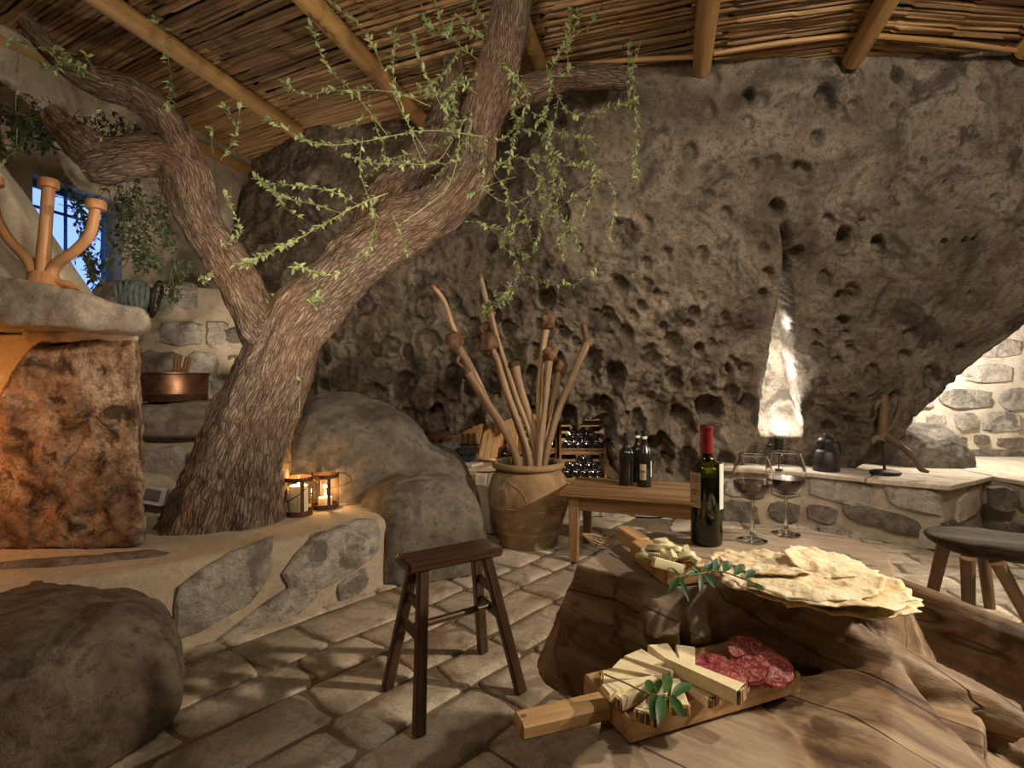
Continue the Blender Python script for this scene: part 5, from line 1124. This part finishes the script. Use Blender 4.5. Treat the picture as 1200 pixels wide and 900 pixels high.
# ---- table hewn from a tree trunk
DZ = 0.595
T1 = [(.146, 1.185), (.277, 1.36), (.40, 1.46), (.55, 1.455), (.64, 1.44), (.70, 1.40), (.755, 1.48), (.83, 1.475), (.90, 1.395), (.905, 1.27), (.82, 1.12), (.70, 1.02), (.60, 1.0), (.46, 1.045), (.34, 1.055), (.24, 1.11)]
hs = [prism(T1, .40, DZ, .94)]
hs.append(hull([(.146, 1.185, DZ), (.277, 1.36, DZ), (.34, 1.05, DZ), (.24, 1.105, DZ), (.40, 1.46, DZ), (.058, 1.30, .315), (.10, 1.34, .29), (.30, 1.50, .30), (.075, 1.22, .31), (.19, 1.14, .30), (.36, 1.08, .32), (.4, 1.4, .3)]))
hs.append(prism([(.24, 1.0), (.34, 1.38), (.75, 1.40), (.86, 1.2), (.80, .9), (.62, .66), (.24, .66)], 0.0, .43, 1.05))
LB = .46
hs.append(prism([(.025, .68), (.128, .800), (.165, .905), (.30, .965), (.41, .975), (.44, .85), (.40, .55), (.03, .55)], 0.0, LB, .94))
bot5 = lambda q: q + [(x, y, 0.0) for x, y, z in q]
hs.append(hull([(.44, 1.065, .58), (.557, 1.035, .570), (.66, 1.0, .532), (.70, .984, .505), (.60, .985, .47), (.47, 1.03, .47), (.44, 1.2, .3), (.72, 1.1, .3), (.7, 1.15, .52)]))
hs.append(hull(bot5([(.40, .58, .435), (.41, .97, .445), (.53, .99, .452), (.70, .965, .492), (.715, .80, .430), (.70, .58, .385)])))
hs.append(hull(bot5([(.70, .955, .445), (.735, .80, .375), (.95, .72, .21), (1.0, .86, .25), (.86, .985, .34), (.70, .58, .34)])))
hs.append(hull([(.68, 1.03, .575), (.80, 1.10, .578), (.89, 1.26, .575), (.74, 1.01, .47), (.85, 1.06, .39), (.92, 1.14, .40), (.93, 1.24, .46), (.7, 1.2, .2), (.92, 1.12, .2)]))
hs.append(tube([(.54, 1.075, .530), (.62, 1.035, .508), (.70, 1.0, .472), (.80, .978, .434), (.905, .955, .388)], [.046, .043, .042, .041, .038], 7, 24))
hs.append(hull([(.55, 1.12, .46), (.93, .96, .34), (1.30, .75, .22), (1.35, .95, .24), (1.12, 1.08, .30), (.90, 1.30, .42), (.6, 1.2, 0.05), (1.3, .75, 0.02), (1.35, 1.0, 0.02), (.9, 1.3, 0.05)]))
hs.append(hull([(.84, 1.36, .565), (.90, 1.30, .535), (1.08, 1.11, .455), (1.30, .93, .40), (1.33, .97, .40), (1.12, 1.15, .45), (.94, 1.36, .52), (.84, 1.26, .40), (1.06, 1.06, .30), (1.3, .88, .2), (1.36, 1.0, .1), (1.1, 1.2, .1), (.9, 1.4, .1)]))
hs.append(hull([P(757, 692, 1.075), P(800, 690, 1.06), P(754, 742, 1.00), P(768, 748, .985), P(796, 742, .985), P(762, 766, 1.02), P(797, 764, 1.02), (.27, 1.2, .59), (.36, 1.2, .59), (.28, 1.2, .45), (.36, 1.2, .45)]))
hs.append(hull([P(806, 684, 1.07), P(832, 684, 1.07), P(810, 752, 1.0), P(834, 745, 1.005), P(812, 765, 1.03), P(836, 760, 1.03), (.37, 1.2, .59), (.42, 1.2, .59), (.37, 1.2, .45), (.42, 1.2, .45)]))
hs.append(hull([(.27, 1.05, .5), (.44, 1.06, .5), (.27, 1.0, .43), (.44, 1.0, .43), (.3, 1.2, .4), (.45, 1.2, .4), (.32, 1.2, .55), (.42, 1.15, .55)]))
hs.append(hull([P(736, 624, 1.50), P(752, 616, 1.55), P(763, 626, 1.48), P(752, 633, 1.44), P(737, 640, 1.47), P(755, 645, 1.44), P(765, 640, 1.5)])); hs.append(hull([P(757, 630, 1.46), P(772, 620, 1.50), P(800, 623, 1.48), P(809, 630, 1.46), P(800, 640, 1.44), P(757, 642, 1.44), P(772, 648, 1.48), P(809, 645, 1.48)]))
V, Fc, Nn = remesh(join(hs), 0.0070, 2)
gd = np.array([0.80, -0.56, -0.22]); gd /= np.linalg.norm(gd); g1 = np.cross(gd, [0, 0, 1]); g1 /= np.linalg.norm(g1); g2 = np.cross(g1, gd)
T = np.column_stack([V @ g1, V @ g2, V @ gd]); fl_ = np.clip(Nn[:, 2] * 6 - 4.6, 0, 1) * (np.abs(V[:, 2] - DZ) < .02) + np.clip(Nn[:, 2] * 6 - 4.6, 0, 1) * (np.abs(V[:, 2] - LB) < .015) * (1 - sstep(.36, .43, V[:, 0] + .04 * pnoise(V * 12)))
am = 1 - np.clip(fl_, 0, 1); s = T * np.array([1, 1, .12])
V = V + Nn * (am * (0.004 * fbm(s * 13, 3) + 0.007 * fbm(V * 5, 2) - 0.004 * np.clip(0.10 - np.abs(pnoise(s * 9 + 7)), 0, 1) * 10 * .6))[:, None]
V[:, 2] = np.maximum(V[:, 2], 0)
lit_kn = sstep(.262, .275, V[:, 0]) * (1 - sstep(.42, .435, V[:, 0])) * (1 - sstep(1.07, 1.10, V[:, 1])) * sstep(.97, .985, V[:, 1]) * sstep(.485, .50, V[:, 2])  # sawn knuckles, paled in colour to look lit
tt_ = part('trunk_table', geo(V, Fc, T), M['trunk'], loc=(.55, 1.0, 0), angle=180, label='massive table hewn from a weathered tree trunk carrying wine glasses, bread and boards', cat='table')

at_ = tt_.data.attributes.new('sawn', 'FLOAT', 'POINT'); at_.data.foreach_set('value', np.clip(fl_ + .8 * lit_kn, 0, 1).astype(np.float32))   # paler sawn faces; knuckles also paled as if lit

# ---- wine bottle and glasses on it
bc = P(828, 637, 1.345); bc[2] = DZ + .001; bo = thing('wine_bottle', 'green wine bottle with red capsule and two labels on the trunk table', 'bottle', bc)
Rb, hb_ = .0385, .297
part('glass_body', lathe(bottle_prof(Rb, hb_, False)[:-1], 40, bc), M['green_glass'], bo)
part('wine', lathe([(0, .004), (Rb * .93, .004), (Rb * .955, .01), (Rb * .955, hb_ * .575), (0, hb_ * .575)], 36, bc), M['wine_dark'], bo)
part('capsule', lathe([(.0150, hb_ * .77), (.0155, hb_ * .772), (.0152, hb_ * .97), (.0168, hb_ * .972), (.0168, hb_ * .995), (.014, hb_ + .001), (0, hb_ + .001)], 28, bc), M['capsule'], bo)
part('capsule_top', lathe([(0, hb_ + .0012), (.0135, hb_ + .0012), (.0140, hb_ + .0022), (.012, hb_ + .003), (0, hb_ + .003)], 24, bc), M['iron'], bo)
part('cork_fill', lathe([(0, hb_ * .70), (.011, hb_ * .70), (.011, hb_ * .77), (0, hb_ * .77)], 14, bc), M['wine_dark'], bo)
part('back_label', arc_label(bc, Rb, -1.05, .55, .092, .205, 20), M['paper'], bo, label='white label')
fl1 = part('front_label', arc_label(bc, Rb, -3.9, -2.28, .095, .182, 20), M['paper_tan'], bo, label='cream printed label')
for z, a1 in ((.172, -2.5), (.165, -2.42), (.158, -2.45), (.135, -2.4), (.128, -2.55), (.108, -2.45)): part('label_print', arc_label(bc, Rb + .0008, -3.0, a1, z, z + .0022, 8), M['ink'], fl1)
def wine_glass(c, label, Rw, Hg):
    t = thing('wine_glass', label, 'glass', c, 'balloon wine glasses on the trunk table')
    zb = Hg * .47
    bowl = [(.0045, zb - .004), (.014, zb + .001), (.028, zb + .008), (.043, zb + .024), (Rw * .97, zb + .044), (Rw, zb + .058), (Rw * .97, zb + .076), (Rw * .84, zb + .100), (Rw * .70, Hg)]
    inner = [(Rw * .685, Hg), (Rw * .825, zb + .100), (Rw * .955, zb + .076), (Rw * .985, zb + .058), (Rw * .955, zb + .044), (.042, zb + .0255), (.027, zb + .010), (.010, zb + .004), (0, zb + .003)]
    sp = lambda q, n: smooth_path(np.array([(a, b, 0) for a, b in q]), np.ones(len(q)), n)[0][:, :2]
    part('bowl', lathe(np.concatenate([[(0, zb - .004)], sp(bowl, 32), sp(inner, 30)]), 48, c), M['blown'], t, angle=180)
    part('stem', lathe(np.concatenate([[(0, .012)], sp([(.010, .0125), (.0062, .020), (.0044, .035), (.0040, zb - .022), (.0046, zb - .0045)], 24), [(0, zb - .0045)]]), 24, c), M['blown'], t, angle=60)
    part('foot', lathe([(0, 0), (.030, 0), (.0355, .001), (.0360, .0022), (.0350, .0032), (.026, .0055), (.016, .0085), (.010, .0118), (0, .0119)], 48, c), M['blown'], t, angle=60)
    wz = zb + .047; q = [(0, zb + .0035), (.010, zb + .0045), (.0268, zb + .0105), (.0417, zb + .0258), (Rw * .950, zb + .0438), (Rw * .960, wz), (0, wz)]
    part('wine', lathe(q, 48, c), M['wine'], t, label='red wine')
for (a, b, y, lb) in ((882, 635.5, 1.365, 'balloon wine glass of red wine, the one nearer the bottle'), (921, 630, 1.42, 'balloon wine glass of red wine, the one nearer the table end')):
    c = P(a, b, y); c[2] = DZ + .001; wine_glass(c, lb, .0485, .2235)

# ---- sheets of crisp flatbread
def sheet(c, R, seed, z, tilt, rz, label, ell=1.0):
    nr, na = 16, 90; V = []
    for sgn in (1, -1):
        for i in range(nr):
            for j in range(na):
                a = j * 2 * PI / na; e = 1 + .10 * pnoise(np.array([[math.cos(a) * 1.6, math.sin(a) * 1.6, seed]]))[0] + .08 * pnoise(np.array([[math.cos(a) * 6, math.sin(a) * 6, seed]]))[0] + .055 * pnoise(np.array([[math.cos(a) * 19, math.sin(a) * 19, seed]]))[0]
                r = R * e * (i + 0.15) / (nr - 1 + .15); V.append((r * math.cos(a), r * math.sin(a) * ell, sgn))
    V = np.array(V); sg = V[:, 2].copy(); Q = np.column_stack([V[:, 0], V[:, 1], np.full(len(V), seed)])
    rad = np.hypot(V[:, 0], V[:, 1]) / R
    hz = .007 * fbm(Q * np.array([9, 9, 1]), 2) + .0045 * pnoise(Q * np.array([38, 38, 1])) + .0012 * pnoise(Q * np.array([110, 110, 1])) + .012 * pnoise(Q * np.array([14, 14, 1])) * sstep(.6, 1.1, rad)
    V[:, 2] = hz + sg * .0011; n = nr * na; Fc = []
    for s_ in (0, 1):
        o_ = s_ * n
        for i in range(nr - 1):
            for j in range(na):
                f = (o_ + i * na + j, o_ + (i + 1) * na + j, o_ + (i + 1) * na + (j + 1) % na, o_ + i * na + (j + 1) % na); Fc.append(f if s_ == 0 else f[::-1])
        cap = tuple(o_ + j for j in range(na)); Fc.append(cap if s_ == 0 else cap[::-1])
    Fc += [((nr - 1) * na + j, n + (nr - 1) * na + j, n + (nr - 1) * na + (j + 1) % na, (nr - 1) * na + (j + 1) % na) for j in range(na)]
    g = xform(geo(V, Fc), (c[0], c[1], z), rz, tilt[0], tilt[1]); part('flatbread_sheet', g, M['bread'], loc=(c[0], c[1], z), angle=180, label=label, cat='bread', group='crisp flatbread sheets on the trunk table')
bx = np.array([.575, 1.055])
sheet(bx + [.03, -.02], .150, 1.0, DZ + .014, (.03, .02), .3, 'bottom sheet of crisp flatbread in the stack on the trunk table')
sheet(bx + [-.02, .01], .146, 2.3, DZ + .019, (.03, -.01), 1.3, 'second sheet up in the flatbread stack, its left edge toasted')
sheet(bx + [.02, -.03], .146, 3.7, DZ + .025, (.04, .02), 2.2, 'middle sheet of the flatbread stack with frayed rim')
sheet(bx + [-.015, -.015], .140, 5.1, DZ + .031, (.05, .0), 3.9, 'large whole flatbread sheet lying near the top of the stack')
sheet(bx + [.075, .035], .085, 6.2, DZ + .040, (.05, .06), .4, 'broken half sheet of flatbread lying on top of the stack')
sheet(bx + [-.055, .03], .085, 7.9, DZ + .038, (.05, -.05), 5.4, 'small torn piece of flatbread on top of the stack beside the bottle', .8)

# ---- serving board with cheese and salami
NB_ = np.array([.1745, .784, 0]); bu = np.array([.927, .375, 0]); bu /= np.linalg.norm(bu); bv = np.array([-bu[1], bu[0], 0]); BL, BW, BT = .354, .140, .036; bz = LB + .004
def BP(a, b, z): return NB_ + bu * a + bv * b + np.array([0, 0, bz + z])
bd = thing('serving_board', 'thick olive wood board with a long handle carrying sliced cheese and salami', 'board', BP(BL / 2, BW / 2, 0))
part('board', bar(BP(0, BW / 2, BT / 2), BP(BL, BW / 2, BT / 2), BW, BT, ch=.004), M['board'], bd)
hd_ = part('handle', bar(BP(.004, BW * .50, BT * .56), BP(-.150, BW * .55, BT * .52), .044, .027, .040, .026, ch=.005), M['board'], bd)
part('hole_shade', tube([BP(-.138, BW * .55, BT * .52 + .0125), BP(-.138, BW * .55, BT * .52 + .0137)], .0045, 12), M['ink'], hd_)  # flat dark disc painted for the shade in a hole
ZB = bz + BT
def onb(px_, py_, z=0.0): return G(px_, py_, ZB + z)
def cheese(outer, inner, w0, w1, th, z, label, tilt=0.0, roll=0.0, rind=True):
    a = onb(*outer, z); b = onb(*inner, z); d_ = b - a; L = np.linalg.norm(d_); d_ /= L; s_ = np.array([-d_[1], d_[0], 0]); up = np.array([0, 0, 1.0])
    up2 = up * math.cos(roll) + s_ * math.sin(roll); s2 = s_ * math.cos(roll) - up * math.sin(roll); d2 = d_ * math.cos(tilt) + up * math.sin(tilt)
    t = thing('cheese_slice', label, 'cheese', (a + b) / 2, 'wedges of aged cheese on the serving board'); n = 5; V = []
    for k, zz in enumerate((0, .003, th - .003, th)):
        ins = .0015 if k in (0, 3) else 0
        for x, w_ in ((ins, w0), (L * .33, lerp(w0, w1, .33)), (L * .66, lerp(w0, w1, .66)), (L - ins, w1)):
            for sg in (-1, 1): V.append(a + d2 * x + s2 * sg * (w_ / 2 - ins) + up2 * zz)
    Fc = []
    id_ = lambda k, i, sg: k * 8 + i * 2 + sg
    for k in range(3):
        for i in range(3):
            Fc.append((id_(k, i, 0), id_(k, i + 1, 0), id_(k + 1, i + 1, 0), id_(k + 1, i, 0))); Fc.append((id_(k, i, 1), id_(k + 1, i, 1), id_(k + 1, i + 1, 1), id_(k, i + 1, 1)))
        Fc.append((id_(k, 0, 0), id_(k + 1, 0, 0), id_(k + 1, 0, 1), id_(k, 0, 1))); Fc.append((id_(k, 3, 0), id_(k, 3, 1), id_(k + 1, 3, 1), id_(k + 1, 3, 0)))
    for i in range(3): Fc.append((id_(0, i, 0), id_(0, i, 1), id_(0, i + 1, 1), id_(0, i + 1, 0))); Fc.append((id_(3, i, 0), id_(3, i + 1, 0), id_(3, i + 1, 1), id_(3, i, 1)))
    part('paste', geo(V, Fc), M['cheese'], t, angle=50)
    if rind:
        c0 = a - d2 * .0018; part('rind', bar(c0 - s2 * (w0 / 2 - .001) + up2 * th / 2, c0 + s2 * (w0 / 2 - .001) + up2 * th / 2, .005, th - .001, up=tuple(up2), ch=.0012), M['rind'], t)
    return t
cheese((706, 800), (752, 803), .030, .014, .014, .001, 'small cheese wedge sticking out over the board end by the handle', 0.02)
cheese((722, 788), (775, 806), .040, .012, .017, .003, 'cheese wedge lying second from the handle end', .05, rind=False)
cheese((741, 776), (790, 804), .046, .014, .018, .006, 'broad cheese wedge with rounded corner in the middle of the fan', .08, rind=False)
cheese((771, 766), (800, 800), .040, .014, .018, .010, 'tall cheese wedge leaning up beside the salami', .05, rind=False)
cheese((803, 768), (806, 800), .034, .022, .018, .012, 'upright rectangular cheese piece closest to the salami', .08, rind=False)
cheese((838, 826), (792, 800), .038, .012, .015, .001, 'cheese wedge lying flat under the long top slice', .02)
cheese((868, 822), (782, 786), .030, .018, .022, .018, 'long thick cheese slice laid across the top of the fan', .02)
cheese((722, 827), (776, 815), .040, .010, .017, .002, 'cheese wedge with dark striped rind at the handle corner of the board', .03, .10)
cheese((709, 818), (768, 806), .030, .012, .014, .010, 'plain cheese wedge lying above the striped corner wedge', .05, rind=False)
cheese((757, 848), (780, 818), .038, .010, .016, .002, 'cheese wedge with striped rind overhanging the long edge of the board', .05, .05)
cheese((797, 838), (793, 808), .030, .012, .015, .006, 'small cheese wedge with torn striped rind under the leaf sprig', .06, .08)
def salami(px_, py_, z, r, tilt, rz, label, th=.006):
    c = onb(px_, py_, z); t = thing('salami_slice', label, 'salami', c, 'salami slices on the serving board')
    n = 26; prof = [(0, 0), (r * .97, 0), (r, .0015), (r, th - .0015), (r * .97, th), (0, th + .0004)]
    g = lathe(prof, n); V = g[0].copy(); a = np.arctan2(V[:, 1], V[:, 0]); k = 1 + .05 * np.sin(2 * a + px_) + .03 * np.sin(5 * a + py_); V[:, 0] *= k; V[:, 1] *= k * .92
    part('slice', xform((V, g[1], V), c, rz, tilt[0], tilt[1]), M['salami'], t)
    g = lathe([(r * 1.002, .0008), (r * 1.015, th * .5), (r * 1.002, th - .0008)], n); V = g[0].copy(); V[:, 0] *= k[:n].repeat(1)[np.arange(len(V)) % n]; V[:, 1] *= k[:n][np.arange(len(V)) % n] * .92
    part('casing', xform((V, g[1], V), c, rz, tilt[0], tilt[1]), M['casing'], t)
salami(845, 793, .002, .034, (.12, .05), .3, 'salami slice half under the long cheese slice', .007)
salami(862, 806, .002, .020, (.05, 0), .3, 'small salami end piece peeking out beside the long cheese slice', .010)
salami(838, 784, .010, .033, (.30, -.05), 0.2, 'front salami slice leaning on the cheese'); salami(852, 792, .014, .031, (.35, -.05), -0.2, 'salami slice lying over the lower front slices')
salami(880, 778, .004, .036, (.22, .05), 0.1, 'big salami slice at the back corner of the pile'); salami(876, 764, .018, .034, (.42, .0), -0.1, 'topmost upright salami slice with curled edge')
salami(899, 770, .014, .030, (.38, .25), 0.45, 'dark folded salami slice leaning at the board end'); salami(880, 786, .016, .028, (.45, -.2), -0.3, 'folded salami slice in the middle of the pile')
salami(905, 786, .006, .035, (.40, .05), 0.15, 'thick salami slice nearest the board end corner', .010); salami(897, 793, .002, .033, (.15, .03), .2, 'flat salami slice at the bottom of the pile', .008)

# ---- leaf sprigs
def big_leaf(p, d_, up, L, W):
    d_ = d_ / np.linalg.norm(d_); s_ = np.cross(d_, up); s_ /= np.linalg.norm(s_); n = np.cross(s_, d_); V = []; m = 7
    for k in range(m):
        t = k / (m - 1); w_ = W / 2 * math.sin(PI * min(t * .92 + .04, 1)) ** .8 * (1 - .25 * t); b = n * (-.16 * L * t * t)
        for x, hgt in ((-1, .22), (-.5, .10), (0, 0), (.5, .10), (1, .22)): V.append(p + d_ * L * t + b + s_ * w_ * x + n * w_ * hgt)
    return geo(V, [(k * 5 + j, k * 5 + j + 1, k * 5 + 6 + j, k * 5 + 5 + j) for k in range(m - 1) for j in range(4)])
def sprig(label, st, leaves, ml, r=.0013):
    t = thing('leaf_sprig', label, 'herb', st[0]); part('stem', tube(st, r, 6, 16), M['ivy_stem'], t)
    for p, q, W, up in leaves: p = np.asarray(p); q = np.asarray(q); part('leaf', big_leaf(p, q - p, np.asarray(up, float), np.linalg.norm(q - p), W), ml, t, angle=180)
zl_ = .038
def OL(a, b, z=zl_): return onb(a, b, z)
sprig('sprig of glossy dark green leaves laid over the cheese fan', [OL(708, 790, .03), OL(732, 800, .034), OL(758, 812), OL(785, 818)],
      [(OL(760, 811), OL(762, 791), .016, (0, -.5, 1)), (OL(770, 812), OL(772, 790), .015, (-.4, -.5, 1)), (OL(778, 812), OL(788, 782), .019, (.3, -.6, 1)), (OL(788, 814), OL(814, 796), .018, (0, -.5, 1)), (OL(768, 814), OL(764, 838), .017, (-.3, -.5, 1)), (OL(776, 815), OL(774, 842), .019, (.2, -.5, 1)), (OL(786, 816), OL(800, 836), .019, (0, -.6, 1))], M['herb'])

# ---- small board with pale cheese bits and a long sprig
nb0 = np.array([.305, 1.050, 0]); n1 = np.array([.272, 1.225, 0]); b2u = (n1 - nb0); L2 = np.linalg.norm(b2u); b2u /= L2; b2v = np.array([b2u[1], -b2u[0], 0]); W2 = .098; T2 = .040; z2 = DZ + .002
def B2(a, b, z): return nb0 + b2u * a + b2v * b + np.array([0, 0, z2 + z])
sb_ = thing('small_board', 'small thick wooden board with pale cheese pieces beside the wine bottle', 'board', B2(L2 / 2, W2 / 2, 0))
part('board', bar(B2(0, W2 / 2, T2 / 2), B2(L2, W2 / 2, T2 / 2), W2, T2, ch=.004), M['board'], sb_); part('handle', bar(B2(L2 - .004, W2 * .32, T2 * .7), B2(L2 + .10, W2 * .28, T2 * .7), .040, .034, ch=.004), M['board'], sb_)
zt_ = z2 + T2
pcs = [(759, 648, .020, .3, 0), (750, 652, .016, 1.2, 0), (768, 652, .024, .6, 0), (779, 650, .022, .9, .004), (790, 652, .022, .4, .003), (802, 652, .020, 1.4, .003), (766, 642, .020, .8, .012), (781, 640, .022, .2, .014), (793, 644, .018, 2.0, .012), (780, 662, .030, .15, .002), (815, 656, .018, .5, 0), (775, 634, .015, 1.7, .026), (805, 645, .014, .7, .012)]
for k, (a, b, r, rz, z) in enumerate(pcs):
    c = G(a, b, zt_ + z + .008); c[0] = np.clip(c[0], .27, .40)
    th = r * .62; n = 9; ar = [(math.cos(q) * r * 1.15, math.sin(q) * r * .95 - r * .3) for q in np.linspace(-.12, PI + .12, n)]; V = []
    for z_, ins in ((-th / 2, .90), (-th / 2 + .0015, 1.0), (th / 2 - .0015, 1.0), (th / 2, .90)): V += [(x * ins, (y + r * .0) * ins, z_) for x, y in ar]
    g = geo(V, [(q * n + j, q * n + (j + 1) % n, q * n + n + (j + 1) % n, q * n + n + j) for q in range(3) for j in range(n)] + [tuple(range(n - 1, -1, -1)), tuple(3 * n + j for j in range(n))])
    g = xform(g, c, rz * 2.1, random.uniform(-.25, .9), random.uniform(-.4, .4))
    part('cheese_piece', g, M['pale_cheese'], loc=c - np.array([0, 0, .0095]), angle=40, label='pale crescent cheese piece heaped on the small wooden board', cat='cheese', group='pale cheese pieces on the small board')
def O2(a, b, z=.0): return G(a, b, zt_ + z)
sprig('long sprig of pointed dark leaves draped from the small board towards the flatbread', [O2(795, 676, .012), O2(820, 672, .014), O2(845, 670, .012), O2(870, 678, .016), O2(885, 684, .018)],
      [(O2(796, 676, .012), O2(784, 692, .0), .016, (-.3, -.6, 1)), (O2(796, 676, .012), O2(808, 700, -.004), .011, (0, -.6, 1)), (O2(796, 676, .012), O2(782, 656, .016), .010, (0, -.6, 1)), (O2(804, 674, .014), O2(822, 668, .016), .014, (0, -.7, 1)), (O2(820, 672, .014), O2(812, 658, .02), .015, (0, -.7, 1)), (O2(822, 672, .014), O2(822, 690, .0), .012, (.2, -.6, 1)), (O2(826, 672, .014), O2(838, 686, .004), .016, (0, -.6, 1)),
       (O2(828, 671, .014), O2(836, 652, .022), .021, (-.3, -.7, .8)), (O2(836, 670, .014), O2(846, 650, .022), .018, (.3, -.7, .8)), (O2(848, 670, .014), O2(858, 652, .022), .020, (0, -.7, .8)), (O2(860, 674, .014), O2(876, 656, .022), .018, (0, -.7, .8)), (O2(872, 678, .016), O2(888, 664, .022), .016, (0, -.7, .8)), (O2(884, 683, .018), O2(894, 690, .016), .010, (0, -.6, 1))], M['herb'])
